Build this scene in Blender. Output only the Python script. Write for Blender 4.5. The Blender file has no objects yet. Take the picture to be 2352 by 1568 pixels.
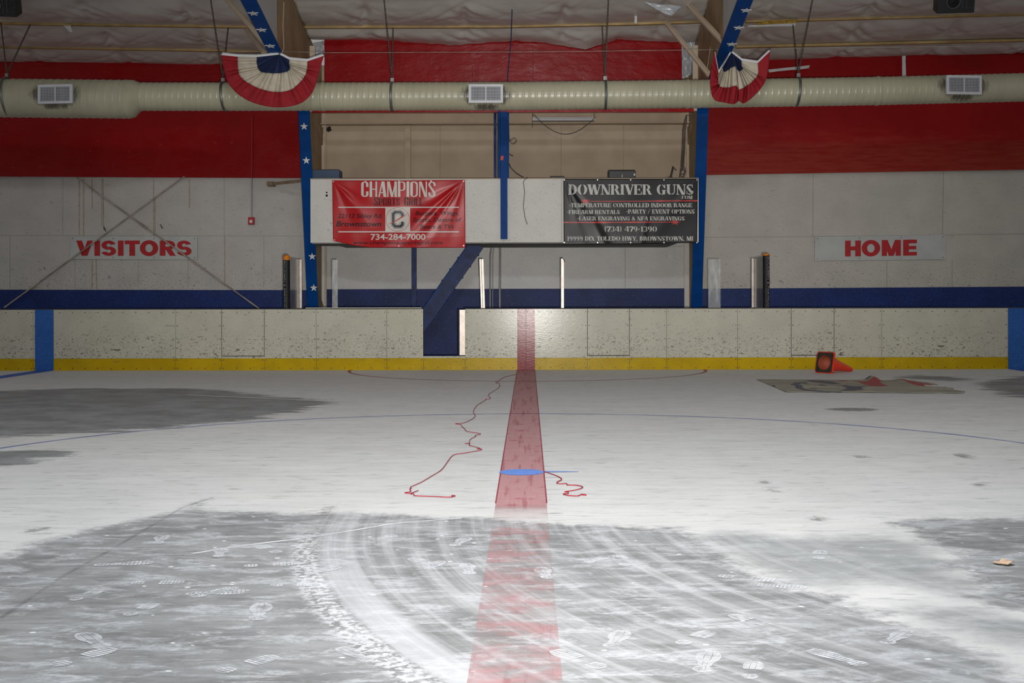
import bpy, bmesh, math, random
import numpy as np
from mathutils import Vector, Matrix

# ---------------------------------------------------------------- camera, light, exposure
SC = bpy.context.scene
COL = SC.collection
F = 2912.0            # focal length in pixels of the 2352 px wide frame
H = 1.226             # camera height
VX, VY = 1214.0, 686.0  # where the level line of sight across the rink meets the picture
ROLL = 0.0017
DB = 21.9             # distance of the boards

cam_d = bpy.data.cameras.new('camera')
cam = bpy.data.objects.new('camera', cam_d)
COL.objects.link(cam)
cam_d.sensor_width = 36.0
cam_d.lens = 36.0 * F / 2352.0
cam_d.shift_x = (1176.0 - VX) / 2352.0
cam_d.shift_y = (VY - 784.0) / 2352.0
cam_d.clip_end = 200
cam.matrix_world = Matrix.Translation((0, 0, H)) @ Matrix.Rotation(math.radians(90), 4, 'X') @ Matrix.Rotation(-ROLL, 4, 'Z')
SC.camera = cam

SC.view_settings.view_transform = 'Standard'
SC.view_settings.look = 'None'
SC.view_settings.exposure = 0.0
SC.view_settings.gamma = 1.0
SC.view_settings.use_curve_mapping = False

W = bpy.data.worlds.new('world')
SC.world = W
W.use_nodes = True
bg = W.node_tree.nodes['Background']
bg.inputs[0].default_value = (1.0, 0.98, 0.96, 1)
bg.inputs[1].default_value = 0.29


def lamp(name, kind, loc, target, energy, size=1.0, color=(1, 1, 1), **kw):
    d = bpy.data.lights.new(name, kind)
    d.energy = energy
    d.color = color
    if kind == 'AREA':
        d.shape = 'RECTANGLE'
        d.size = size
        d.size_y = kw.get('size_y', size)
    else:
        d.shadow_soft_size = size
    if kind == 'SPOT':
        d.spot_size = math.radians(kw['angle'])
        d.spot_blend = kw['blend']
    o = bpy.data.objects.new(name, d)
    COL.objects.link(o)
    o.location = loc
    o.rotation_euler = (Vector(target) - Vector(loc)).to_track_quat('-Z', 'Y').to_euler()
    return o


lamp('camera_flash', 'SPOT', (0.16, -0.1, 1.05), (0.0, 21.0, 2.0), 6500, 0.06, (1.0, 0.97, 0.93), angle=48, blend=1.0)
lamp('rink_lamp', 'AREA', (0.0, 4.0, 8.2), (0.0, 6.5, 0), 760, 3.0, (0.96, 0.98, 1.0), size_y=1.2)

# ---------------------------------------------------------------- helpers
random.seed(7)
RNG = np.random.RandomState(5)


def P(px, py, D):
    """world point seen at pixel (px, py) at distance D across the rink"""
    dx, dy = px - VX, py - VY
    x = dx - ROLL * dy
    y = dy + ROLL * dx
    return Vector((x * D / F, D, H - y * D / F))


def FL(px, py, z=0.0):
    """floor point under pixel"""
    dx, dy = px - VX, py - VY
    y = dy + ROLL * dx
    D = F * (H - z) / y
    return Vector(((dx - ROLL * dy) * D / F, D, z))


def X(px, D=DB):
    return (px - VX) * D / F


def Z(py, D=DB):
    return H - (py - VY) * D / F


class MB:
    def __init__(s):
        s.v, s.f, s.m, s.sm = [], [], [], []

    def add(s, verts, faces, mi=0, smooth=False):
        o = len(s.v)
        s.v += [tuple(p) for p in verts]
        for f in faces:
            s.f.append(tuple(i + o for i in f))
            s.m.append(mi)
            s.sm.append(smooth)
        return s

    def box(s, x0, x1, y0, y1, z0, z1, mi=0):
        v = [(x, y, z) for z in (z0, z1) for y in (y0, y1) for x in (x0, x1)]
        return s.add(v, [(0, 1, 5, 4), (1, 3, 7, 5), (3, 2, 6, 7), (2, 0, 4, 6), (4, 5, 7, 6), (0, 2, 3, 1)], mi)

    def hexa(s, a, b, mi=0):
        """solid between two corresponding polygons"""
        n = len(a)
        fs = [tuple(range(n)), tuple(range(2 * n - 1, n - 1, -1))]
        for i in range(n):
            j = (i + 1) % n
            fs.append((i, i + n, j + n, j))
        return s.add(list(a) + list(b), fs, mi)

    def bar(s, p, q, w, h, mi=0, up=(0, 0, 1)):
        """rectangular bar p->q, width w sideways, h along up"""
        p, q = Vector(p), Vector(q)
        d = (q - p).normalized()
        a = d.cross(Vector(up))
        if a.length < 1e-4:
            a = Vector((1, 0, 0))
        a.normalize()
        b = a.cross(d).normalized()
        c = [(-w / 2, -h / 2), (w / 2, -h / 2), (w / 2, h / 2), (-w / 2, h / 2)]
        return s.hexa([p + a * i + b * j for i, j in c], [q + a * i + b * j for i, j in c], mi)

    def tube(s, pts, r, n=8, mi=0, closed=False, smooth=True):
        pts = [Vector(p) for p in pts]
        m = len(pts)
        rr = r if hasattr(r, '__len__') else [r] * m
        V = []
        ref = None
        for i in range(m):
            if closed:
                t = pts[(i + 1) % m] - pts[i - 1]
            else:
                t = pts[min(i + 1, m - 1)] - pts[max(i - 1, 0)]
            t.normalize()
            if ref is None:
                ref = t.orthogonal().normalized()
            u = (ref - t * ref.dot(t))
            if u.length < 1e-6:
                u = t.orthogonal()
            u.normalize()
            ref = u
            w = t.cross(u)
            for k in range(n):
                a = 2 * math.pi * k / n
                V.append(pts[i] + (u * math.cos(a) + w * math.sin(a)) * rr[i])
        fs = []
        for i in range(m if closed else m - 1):
            j = (i + 1) % m
            for k in range(n):
                l = (k + 1) % n
                fs.append((i * n + k, i * n + l, j * n + l, j * n + k))
        s.add(V, fs, mi, smooth)
        if not closed:
            s.add(V[:n], [tuple(range(n - 1, -1, -1))], mi)
            s.add(V[-n:], [tuple(range(n))], mi)
        return s

    def disc(s, c, r, normal=(0, -1, 0), n=10, h=0.004, mi=0):
        c = Vector(c)
        nn = Vector(normal).normalized()
        u = nn.orthogonal().normalized()
        w = nn.cross(u)
        a = [c + (u * math.cos(2 * math.pi * k / n) + w * math.sin(2 * math.pi * k / n)) * r for k in range(n)]
        return s.hexa(a, [p + nn * h for p in a], mi)

    def grid(s, G, mi=0, smooth=True, closed_u=False):
        """G[i][j] points"""
        ni, nj = len(G), len(G[0])
        V = [p for row in G for p in row]
        fs = []
        for i in range(ni - 1):
            for j in range(nj - 1):
                a = i * nj + j
                fs.append((a, a + 1, a + nj + 1, a + nj))
        return s.add(V, fs, mi, smooth)

    def build(s, name, mats, parent=None, bevel=0.0):
        me = bpy.data.meshes.new(name)
        off = Vector((0, 0, 0))
        if parent is not None:
            off = Vector(parent.get('_o', (0, 0, 0)))
        me.from_pydata([(a - off.x, b - off.y, c - off.z) for a, b, c in s.v], [], s.f)
        if not isinstance(mats, (list, tuple)):
            mats = [mats]
        for m in mats:
            me.materials.append(m)
        me.polygons.foreach_set('material_index', s.m)
        me.polygons.foreach_set('use_smooth', s.sm)
        bm = bmesh.new()
        bm.from_mesh(me)
        bmesh.ops.recalc_face_normals(bm, faces=bm.faces)
        bm.to_mesh(me)
        bm.free()
        me.update()
        o = bpy.data.objects.new(name, me)
        COL.objects.link(o)
        if parent is not None:
            o.parent = parent
            o['_o'] = tuple(off)
        if bevel:
            md = o.modifiers.new('b', 'BEVEL')
            md.width = bevel
            md.segments = 2
            md.limit_method = 'ANGLE'
        return o


ALL_ROOTS = []


def thing(name, loc, label, cat, group=None):
    o = bpy.data.objects.new(name, None)
    COL.objects.link(o)
    o.empty_display_size = 0.1
    o.location = loc
    o['_o'] = tuple(loc)
    o['label'] = label
    o['category'] = cat
    if group:
        o['group'] = group
    return o


def tag(o, label, cat, group=None):
    o['label'] = label
    o['category'] = cat
    if group:
        o['group'] = group
    return o


def struct(o, kind='structure'):
    o['kind'] = kind
    return o


# ---------------------------------------------------------------- numpy noise
def vnoise(x, y, seed=0):
    xi = np.floor(x).astype(np.int64)
    yi = np.floor(y).astype(np.int64)
    fx, fy = x - xi, y - yi
    fx = fx * fx * (3 - 2 * fx)
    fy = fy * fy * (3 - 2 * fy)

    def h(a, b):
        n = (a * 374761393 + b * 668265263 + seed * 1442695041) & 0x7fffffff
        n = ((n ^ (n >> 13)) * 1274126177) & 0x7fffffff
        n = n ^ (n >> 16)
        return (n & 0xffff) / 65535.0
    return (h(xi, yi) * (1 - fx) + h(xi + 1, yi) * fx) * (1 - fy) + (h(xi, yi + 1) * (1 - fx) + h(xi + 1, yi + 1) * fx) * fy


def fbm(x, y, o=4, seed=0):
    r = 0
    a = 0.5
    for k in range(o):
        r = r + a * vnoise(x * 2 ** k, y * 2 ** k, seed + k * 17)
        a *= 0.5
    return r


def sdist(PX, PY, poly):
    """signed distance, negative inside"""
    n = len(poly)
    d = np.full(PX.shape, 1e9)
    inside = np.zeros(PX.shape, bool)
    for i in range(n):
        x0, y0 = poly[i][0], poly[i][1]
        x1, y1 = poly[(i + 1) % n][0], poly[(i + 1) % n][1]
        ex, ey = x1 - x0, y1 - y0
        t = np.clip(((PX - x0) * ex + (PY - y0) * ey) / (ex * ex + ey * ey + 1e-12), 0, 1)
        d = np.minimum(d, np.hypot(PX - x0 - t * ex, PY - y0 - t * ey))
        c = (y0 > PY) != (y1 > PY)
        with np.errstate(divide='ignore', invalid='ignore'):
            xx = (x1 - x0) * (PY - y0) / (y1 - y0 + 1e-15) + x0
        inside ^= c & (PX < xx)
    return np.where(inside, -d, d)


# ---------------------------------------------------------------- materials
class NT:
    def __init__(s, name):
        s.mat = bpy.data.materials.new(name)
        s.mat.use_nodes = True
        s.t = s.mat.node_tree
        s.b = s.t.nodes['Principled BSDF']
        s.out = s.t.nodes['Material Output']
        s._obj = None

    def n(s, kind, **kw):
        nd = s.t.nodes.new(kind)
        for k, v in kw.items():
            if k.startswith('i_'):
                key = k[2:]
                key = int(key) if key.isdigit() else key.replace('_', ' ')
                s.put(nd.inputs[key], v)
            else:
                setattr(nd, k, v)
        return nd

    def put(s, sock, v):
        if hasattr(v, 'is_output') or isinstance(v, bpy.types.NodeSocket):
            s.t.links.new(v, sock)
        else:
            if sock.type == 'RGBA' and len(v) == 3:
                v = (*v, 1)
            sock.default_value = v

    def obj(s):
        if s._obj is None:
            s._obj = s.t.nodes.new('ShaderNodeTexCoord').outputs['Object']
        return s._obj

    def geo(s):
        return s.t.nodes.new('ShaderNodeNewGeometry').outputs['Position']

    def map(s, vec, scale=(1, 1, 1), rot=(0, 0, 0), loc=(0, 0, 0)):
        return s.n('ShaderNodeMapping', i_Vector=vec, i_Scale=scale, i_Rotation=rot, i_Location=loc).outputs[0]

    def noise(s, vec, scale=1.0, detail=3.0, rough=0.55, dist=0.0):
        return s.n('ShaderNodeTexNoise', i_Vector=vec, i_Scale=scale, i_Detail=detail, i_Roughness=rough, i_Distortion=dist).outputs['Fac']

    def math(s, op, a, b=0.0, c=0.0, clamp=False):
        nd = s.n('ShaderNodeMath', operation=op, use_clamp=clamp)
        s.put(nd.inputs[0], a)
        s.put(nd.inputs[1], b)
        s.put(nd.inputs[2], c)
        return nd.outputs[0]

    def ramp(s, v, a, b, lo=0.0, hi=1.0, smooth=True):
        nd = s.n('ShaderNodeMapRange', interpolation_type='SMOOTHSTEP' if smooth else 'LINEAR')
        s.put(nd.inputs[0], v)
        s.put(nd.inputs[1], a)
        s.put(nd.inputs[2], b)
        s.put(nd.inputs[3], lo)
        s.put(nd.inputs[4], hi)
        return nd.outputs[0]

    def mix(s, fac, a, b, mode='MIX'):
        nd = s.n('ShaderNodeMix', data_type='RGBA', blend_type=mode)
        s.put(nd.inputs[0], fac)
        s.put(nd.inputs[6], a)
        s.put(nd.inputs[7], b)
        return nd.outputs[2]

    def attr(s, name):
        return s.n('ShaderNodeAttribute', attribute_name=name).outputs['Fac']

    def bump(s, height, strength=0.3, dist=0.01):
        nd = s.n('ShaderNodeBump')
        s.put(nd.inputs['Height'], height)
        nd.inputs['Strength'].default_value = strength
        nd.inputs['Distance'].default_value = dist
        s.t.links.new(nd.outputs[0], s.b.inputs['Normal'])
        return nd.outputs[0]

    def set(s, color=None, rough=None, metal=None, spec=None, alpha=None):
        for k, v in (('Base Color', color), ('Roughness', rough), ('Metallic', metal), ('Specular IOR Level', spec), ('Alpha', alpha)):
            if v is not None:
                s.put(s.b.inputs[k], v)
        return s.mat


def sc(c, k):
    return tuple(min(1, x * k) for x in c)


def simple(name, col, rough=0.5, metal=0.0, spec=0.4, var=0.12, scale=4.0, bump=0.0, bscale=60.0):
    t = NT(name)
    v = t.geo()
    n = t.noise(v, scale, 4)
    t.set(t.mix(t.ramp(n, 0.3, 0.7), sc(col, 1 - var), sc(col, 1 + var)), rough, metal, spec)
    if bump:
        t.bump(t.noise(v, bscale, 3), bump, 0.01)
    return t.mat


def marks(t, vec, scale, thr, stretch=(1, 1, 1), rot=(0, 0, 0), width=0.03):
    """sparse little scuffs: 0..1"""
    a = t.noise(t.map(vec, stretch, rot), scale, 2.0, 0.5, 0.6)
    return t.ramp(a, thr, thr + width)


def painted_panel(name, col, mark_col, rough=0.4, amount=1.0, var=0.06, spec=0.25, low=None, bump=0.1):
    """painted board with hairline scratches and puck marks; low=(z0,z1): zone where pucks hit most"""
    t = NT(name)
    v = t.geo()
    base = t.mix(t.ramp(t.noise(v, 2.2, 5), 0.3, 0.7), sc(col, 1 - var), sc(col, 1 + var))
    fine = t.ramp(t.noise(t.map(v, (30, 30, 18)), 3, 3), 0.45, 0.75, 0, 0.25)
    base = t.mix(fine, base, sc(mark_col, 1.6))
    m1 = marks(t, v, 7.0, 0.69, (1.0, 1.0, 2.2), (0, 0.5, 0))
    m2 = marks(t, v, 17.0, 0.66, (1.0, 1.0, 2.0), (0, -0.4, 0))
    m3 = marks(t, v, 34.0, 0.605, (1.0, 1, 1.6), (0, 0.25, 0))
    m = t.math('MAXIMUM', m1, m2)
    if low:
        z = t.n('ShaderNodeSeparateXYZ', i_0=v).outputs[2]
        zone = t.math('MULTIPLY', t.ramp(z, low[1], low[0]), t.ramp(t.noise(t.map(v, (0.6, 1, 1)), 1.5, 2), 0.3, 0.6, 0.4, 1.0))
        m3 = t.math('MULTIPLY', m3, zone)
        m = t.math('MAXIMUM', t.math('MULTIPLY', m, t.math('ADD', 0.35, zone, clamp=True)), m3)
    else:
        m = t.math('MAXIMUM', m, t.math('MULTIPLY', m3, 0.4))
    colr = t.mix(t.math('MULTIPLY', m, 0.75 * amount, clamp=True), base, mark_col)
    t.set(colr, rough, 0, spec)
    if bump:
        t.bump(t.noise(t.map(v, (1, 1, 5)), 14, 4), bump, 0.01)
    return t.mat


M = {}
M['board'] = painted_panel('board_white', (0.475, 0.46, 0.38), (0.05, 0.045, 0.04), 0.16, 1.0, 0.05, 0.10, (0.22, 0.90), 0.06)
M['kick'] = painted_panel('kick_yellow', (0.44, 0.29, 0.004), (0.2, 0.16, 0.05), 0.2, 0.5, 0.1, 0.06, None, 0.2)
M['bluestripe'] = painted_panel('line_blue', (0.012, 0.09, 0.34), (0.1, 0.16, 0.3), 0.4, 0.4, 0.1)
M['redstripe'] = painted_panel('line_red', (0.19, 0.009, 0.016), (0.19, 0.02, 0.03), 0.16, 0.4, 0.12, 0.09, None, 0.05)
M['wallwhite'] = painted_panel('wall_white', (0.50, 0.48, 0.45), (0.05, 0.05, 0.05), 0.5, 0.9, 0.05, 0.2, (1.3, 2.4), 0.05)
M['wallwhite_r'] = painted_panel('wall_white_warm', (0.50, 0.48, 0.43), (0.05, 0.05, 0.05), 0.5, 0.8, 0.05, 0.2, (1.3, 2.2), 0.05)
M['wallgrey'] = painted_panel('wall_white_scuffed', (0.47, 0.46, 0.44), (0.62, 0.60, 0.58), 0.42, 0.6, 0.06, 0.4, None, 0.15)
M['wallblue'] = painted_panel('wall_blue', (0.006, 0.022, 0.125), (0.05, 0.08, 0.2), 0.45, 0.5, 0.15, 0.2)
M['wallnavy'] = painted_panel('wall_navy', (0.010, 0.022, 0.10), (0.045, 0.06, 0.15), 0.45, 1.2, 0.25, 0.15, None, 0.2)
M['steelblue'] = simple('steel_blue', (0.0015, 0.046, 0.20), 0.42, 0, 0.07, 0.1, 3, 0.05)
M['beamblue'] = simple('beam_blue', (0.007, 0.022, 0.10), 0.36, 0, 0.14, 0.4, 6, 0.25, 60)
M['star'] = simple('star_white', (0.62, 0.62, 0.60), 0.5)
M['beige'] = simple('paint_beige', (0.47, 0.375, 0.268), 0.55, 0, 0.3, 0.08, 2, 0.03)
M['beigelt'] = simple('paint_beige_light', (0.56, 0.46, 0.35), 0.55, 0, 0.3, 0.06, 2)
M['web'] = simple('paint_tan', (0.30, 0.21, 0.115), 0.55, 0, 0.3, 0.2, 1.6)
M['webgrey'] = simple('paint_grey', (0.42, 0.42, 0.42), 0.5, 0, 0.3, 0.05, 2)
M['purlin'] = simple('paint_purlin', (0.42, 0.29, 0.12), 0.5, 0, 0.35, 0.2, 3)
M['post_white'] = simple('post_white', (0.55, 0.53, 0.49), 0.5, 0, 0.3, 0.06, 3)
M['duct'] = None
M['black'] = simple('plastic_black', (0.014, 0.014, 0.017), 0.45, 0, 0.4, 0.2)
M['pad'] = simple('vinyl_black', (0.010, 0.010, 0.012), 0.45, 0, 0.2, 0.25, 12)
M['padtext'] = simple('print_grey', (0.22, 0.22, 0.21), 0.5)
M['orange'] = simple('foam_orange', (0.55, 0.17, 0.008), 0.6, 0, 0.3, 0.25, 30)
M['alu'] = simple('aluminium', (0.36, 0.32, 0.285), 0.42, 1.0, 0.5, 0.12, 9, 0.1, 30)
M['chain'] = simple('chain_steel', (0.16, 0.14, 0.12), 0.5, 0.6, 0.4, 0.3, 20)
M['strap'] = simple('strap_steel', (0.20, 0.20, 0.19), 0.42, 0.8, 0.4, 0.2, 8)
M['vent'] = simple('vent_white', (0.55, 0.56, 0.60), 0.4, 0, 0.4, 0.05)
M['dark'] = simple('recess_dark', (0.02, 0.018, 0.016), 0.8, 0, 0.2, 0.3)
M['gap'] = simple('gap_dark', (0.05, 0.045, 0.04), 0.8, 0, 0.2)
M['seam'] = simple('seam_grey', (0.26, 0.25, 0.23), 0.7, 0, 0.2)
M['seamred'] = simple('seam_red', (0.16, 0.003, 0.003), 0.6, 0, 0.2)
M['screw'] = simple('screw_dark', (0.09, 0.075, 0.06), 0.5, 0.4, 0.4)
M['rust'] = simple('rust_stain', (0.32, 0.24, 0.13), 0.7, 0, 0.2, 0.3, 8)
M['rod'] = simple('rod_grey', (0.36, 0.32, 0.27), 0.5, 0.3, 0.4, 0.3, 4)
M['signgrey'] = simple('sign_grey', (0.46, 0.47, 0.46), 0.35, 0, 0.45, 0.06, 3)
M['signred'] = simple('sign_red', (0.42, 0.008, 0.012), 0.4, 0, 0.4, 0.08, 6)
M['vinylred'] = simple('vinyl_red', (0.44, 0.006, 0.010), 0.3, 0, 0.28, 0.1, 2)
M['vinylblack'] = simple('vinyl_charcoal', (0.014, 0.013, 0.015), 0.33, 0, 0.22, 0.2, 2)
M['printwhite'] = simple('print_white', (0.62, 0.58, 0.53), 0.4, 0, 0.4, 0.05)
M['printgrey'] = simple('print_stencil', (0.50, 0.50, 0.46), 0.45, 0, 0.4, 0.05)
M['printdark'] = simple('print_dark', (0.028, 0.006, 0.009), 0.35, 0, 0.2, 0.1)
M['printink'] = simple('print_ink', (0.02, 0.022, 0.028), 0.4, 0, 0.4, 0.1)
M['laser'] = simple('print_laser', (0.55, 0.025, 0.02), 0.4, 0, 0.4, 0.2, 15)
M['grommet'] = simple('grommet', (0.45, 0.44, 0.42), 0.3, 0.8)
M['boothwhite'] = painted_panel('booth_white', (0.60, 0.585, 0.55), (0.2, 0.19, 0.18), 0.42, 0.5, 0.04, 0.4, None, 0.35)
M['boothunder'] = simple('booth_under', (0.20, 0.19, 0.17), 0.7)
M['bunred'] = simple('cloth_red', (0.27, 0.014, 0.02), 0.75, 0, 0.2, 0.1, 10)
M['bunwhite'] = simple('cloth_cream', (0.50, 0.45, 0.36), 0.8, 0, 0.2, 0.1, 8)
M['bunblue'] = simple('cloth_navy', (0.018, 0.028, 0.08), 0.8, 0, 0.2, 0.1, 8)
M['hem'] = simple('cloth_hem', (0.62, 0.62, 0.63), 0.7, 0, 0.2, 0.05)
M['cable'] = simple('cable_grey', (0.10, 0.085, 0.07), 0.6, 0, 0.3)
M['cabledark'] = simple('cable_dark', (0.03, 0.028, 0.026), 0.6, 0, 0.3)
M['cableblue'] = simple('cable_blue', (0.02, 0.03, 0.10), 0.6, 0, 0.3)
M['alarm'] = simple('alarm_red', (0.38, 0.01, 0.012), 0.35, 0, 0.45)
M['conduit'] = simple('conduit', (0.30, 0.29, 0.29), 0.45, 0.3, 0.4)
M['redpaint'] = simple('conduit_red', (0.28, 0.004, 0.004), 0.4, 0, 0.45)
M['tube'] = simple('fixture_white', (0.60, 0.60, 0.62), 0.35, 0, 0.4, 0.04)
M['navybox'] = simple('box_navy', (0.03, 0.06, 0.12), 0.5, 0, 0.4, 0.1)
M['cone'] = simple('cone_orange', (0.75, 0.035, 0.005), 0.4, 0, 0.45, 0.08, 6)
M['conedark'] = simple('cone_black', (0.03, 0.025, 0.02), 0.6, 0, 0.3, 0.3, 20)
M['leaf'] = simple('leaf_tan', (0.60, 0.43, 0.30), 0.7, 0, 0.2, 0.15, 40)
M['string'] = simple('yarn_red', (0.26, 0.012, 0.022), 0.8, 0, 0.2, 0.2, 20)
M['floorblue'] = simple('paint_blue', (0.04, 0.11, 0.42), 0.6, 0, 0.3, 0.3, 6)
M['brick'] = simple('brace_brown', (0.24, 0.17, 0.11), 0.6, 0, 0.3, 0.15)
M['yellowwool'] = simple('glass_wool', (0.42, 0.27, 0.05), 0.9, 0, 0.1, 0.35, 25, 0.6, 60)
M['stickred'] = simple('sticker_orange', (0.62, 0.05, 0.012), 0.5)


def m_redwall():
    t = NT('wall_red')
    v = t.geo()
    n = t.ramp(t.noise(v, 1.3, 5), 0.3, 0.7)
    c = t.mix(n, (0.25, 0.0025, 0.0035), (0.29, 0.004, 0.005))
    c = t.mix(t.math('MULTIPLY', marks(t, v, 9, 0.71), 0.25), c, (0.4, 0.12, 0.10))
    t.set(c, t.ramp(t.noise(v, 2.5, 3), 0.3, 0.7, 0.22, 0.36), 0, 0.16)
    t.bump(t.noise(t.map(v, (1, 1, 2)), 3.0, 4), 0.22, 0.05)
    return t.mat


def m_redwall_worn():
    t = NT('wall_red_worn')
    v = t.geo()
    n = t.ramp(t.noise(v, 1.3, 5), 0.3, 0.7)
    c = t.mix(n, (0.25, 0.0025, 0.0035), (0.29, 0.004, 0.005))
    z = t.n('ShaderNodeSeparateXYZ', i_0=v).outputs[2]
    zz = t.math('ADD', z, t.math('MULTIPLY', t.noise(t.map(v, (0.7, 1, 3)), 2.2, 4), 0.9))
    w = t.ramp(zz, 5.15, 4.55)
    w2 = t.math('MULTIPLY', w, t.ramp(t.noise(t.map(v, (1, 1, 9)), 2.0, 4), 0.3, 0.6, 0.35, 0.9))
    c = t.mix(w2, c, (0.33, 0.035, 0.02))
    t.set(c, 0.4, 0, 0.14)
    t.bump(t.noise(t.map(v, (1, 1, 2)), 3.0, 4), 0.15, 0.05)
    return t.mat


M['wallred'] = m_redwall()
M['wallred_r'] = m_redwall_worn()


def m_duct():
    t = NT('duct_cream')
    v = t.geo()
    c = t.mix(t.ramp(t.noise(v, 2.0, 4), 0.3, 0.7), (0.375, 0.36, 0.255), (0.43, 0.41, 0.295))
    d = t.attr('soot')
    nz = t.noise(t.map(v, (14, 3, 3)), 2.0, 5, 0.7)
    dm = t.ramp(t.math('MULTIPLY', d, t.math('ADD', 0.0, nz)), 0.17, 0.45)
    c = t.mix(t.math('MULTIPLY', dm, 0.85), c, (0.05, 0.04, 0.03))
    t.set(c, 0.3, 0, 0.5)
    return t.mat


M['duct'] = m_duct()


def m_ceiling():
    t = NT('insulation_vinyl')
    v = t.geo()
    n = t.ramp(t.noise(v, 0.9, 4), 0.3, 0.7)
    c = t.mix(n, (0.49, 0.455, 0.42), (0.58, 0.55, 0.515))
    t.set(c, 0.32, 0, 0.5)
    t.bump(t.noise(t.map(v, (1.0, 2.5, 2.5), (0, 0, 0.5)), 1.1, 2, 0.5, 0.6), 0.22, 0.06)
    return t.mat


M['ceil'] = m_ceiling()


def m_glass(nm='shield_acrylic', lo=0.08, hi=0.34, dc=(0.45, 0.45, 0.44)):
    t = NT(nm)
    tr = t.n('ShaderNodeBsdfTransparent', i_Color=(0.86, 0.87, 0.86))
    gl = t.n('ShaderNodeBsdfGlossy', i_Color=(0.9, 0.9, 0.9), i_Roughness=0.15)
    df = t.n('ShaderNodeBsdfDiffuse', i_Color=dc) if lo < 0.1 else t.n('ShaderNodeBsdfDiffuse', i_Color=dc)
    fr = t.n('ShaderNodeFresnel', i_IOR=1.3)
    m1 = t.n('ShaderNodeMixShader')
    m2 = t.n('ShaderNodeMixShader')
    haze = t.ramp(t.noise(t.map(t.geo(), (3, 3, 1)), 5, 4), 0.35, 0.75, lo, hi)
    t.put(m1.inputs[0], haze)
    t.t.links.new(tr.outputs[0], m1.inputs[1])
    t.t.links.new(df.outputs[0], m1.inputs[2])
    t.t.links.new(t.math('MULTIPLY', fr.outputs[0], 0.35), m2.inputs[0])
    t.t.links.new(m1.outputs[0], m2.inputs[1])
    t.t.links.new(gl.outputs[0], m2.inputs[2])
    t.t.links.new(m2.outputs[0], t.out.inputs[0])
    return t.mat


M['glass'] = m_glass()
M['glass2'] = m_glass('shield_acrylic_hazy', 0.16, 0.36, (0.85, 0.85, 0.85))  # whiter, denser diffuse haze for the narrow strips

# ---------------------------------------------------------------- floor
# worn areas of the ice sheet's paint, traced as outlines on the floor plane
GREY = [
    [(-900, 1568), (-300, 1330), (0, 1280), (95, 1241), (210, 1213), (330, 1190), (400, 1176), (492, 1142), (440, 1166), (600, 1174), (760, 1179),
     (900, 1181), (1100, 1184), (1165, 1197), (1260, 1199), (1400, 1212), (1560, 1214), (1630, 1238), (1680, 1280), (1760, 1315), (1850, 1355),
     (1990, 1388), (2080, 1425), (2170, 1478), (2260, 1512), (2352, 1548), (2600, 1700), (2600, 2600), (-900, 2600)],
    [(2036, 1199), (2112, 1184), (2250, 1188), (2500, 1200), (2700, 1420), (2352, 1410), (2250, 1375), (2225, 1330), (2160, 1300), (2215, 1268), (2130, 1240), (2105, 1218)],
    [(-400, 905), (0, 898), (130, 893), (400, 891), (520, 896), (610, 908), (775, 922), (700, 938), (590, 965), (450, 975), (250, 993), (0, 1003), (-400, 1030)],
    [(-300, 1035), (0, 1034), (180, 1035), (90, 1056), (0, 1070), (-300, 1090)],
    [(2240, 880), (2352, 862), (2600, 860), (2600, 920), (2352, 916), (2300, 906)],
    [(2060, 868), (2110, 861), (2180, 865), (2240, 871), (2200, 875), (2130, 873)],
]
LIGHTGREY = [[(1600, 1226), (1700, 1222), (1850, 1232), (2040, 1232), (2140, 1262), (2180, 1295), (2240, 1330), (2220, 1370), (2080, 1340), (1980, 1330), (1850, 1345), (1700, 1300)],
             [(2080, 1395), (2200, 1400), (2352, 1420), (2500, 1440), (2500, 1460), (2352, 1470), (2150, 1440)]]
SPOTS = [(1895, 936, 2020, 944), (1738, 1104, 1768, 1111), (1765, 1124, 1790, 1130), (2235, 1110, 2265, 1117), (1860, 1186, 1900, 1197),
         (65, 1210, 108, 1222), (1965, 1045, 1995, 1052), (2195, 1042, 2235, 1052), (735, 1163, 762, 1185)]
DARKC, TIRE0 = None, None


def ground_poly(pl):
    return [FL(x, y) for x, y in pl]


def circle_fit(pts):
    A = np.array([[2 * p[0], 2 * p[1], 1] for p in pts])
    b = np.array([p[0] ** 2 + p[1] ** 2 for p in pts])
    s_ = np.linalg.lstsq(A, b, rcond=None)[0]
    return s_[0], s_[1], math.sqrt(s_[2] + s_[0] ** 2 + s_[1] ** 2)


TRACK = [FL(x, y) for x, y in ((755, 1170), (735, 1250), (742, 1350), (800, 1440), (900, 1510), (1010, 1568))]
TCX, TCY, TR = circle_fit(TRACK)


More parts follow.
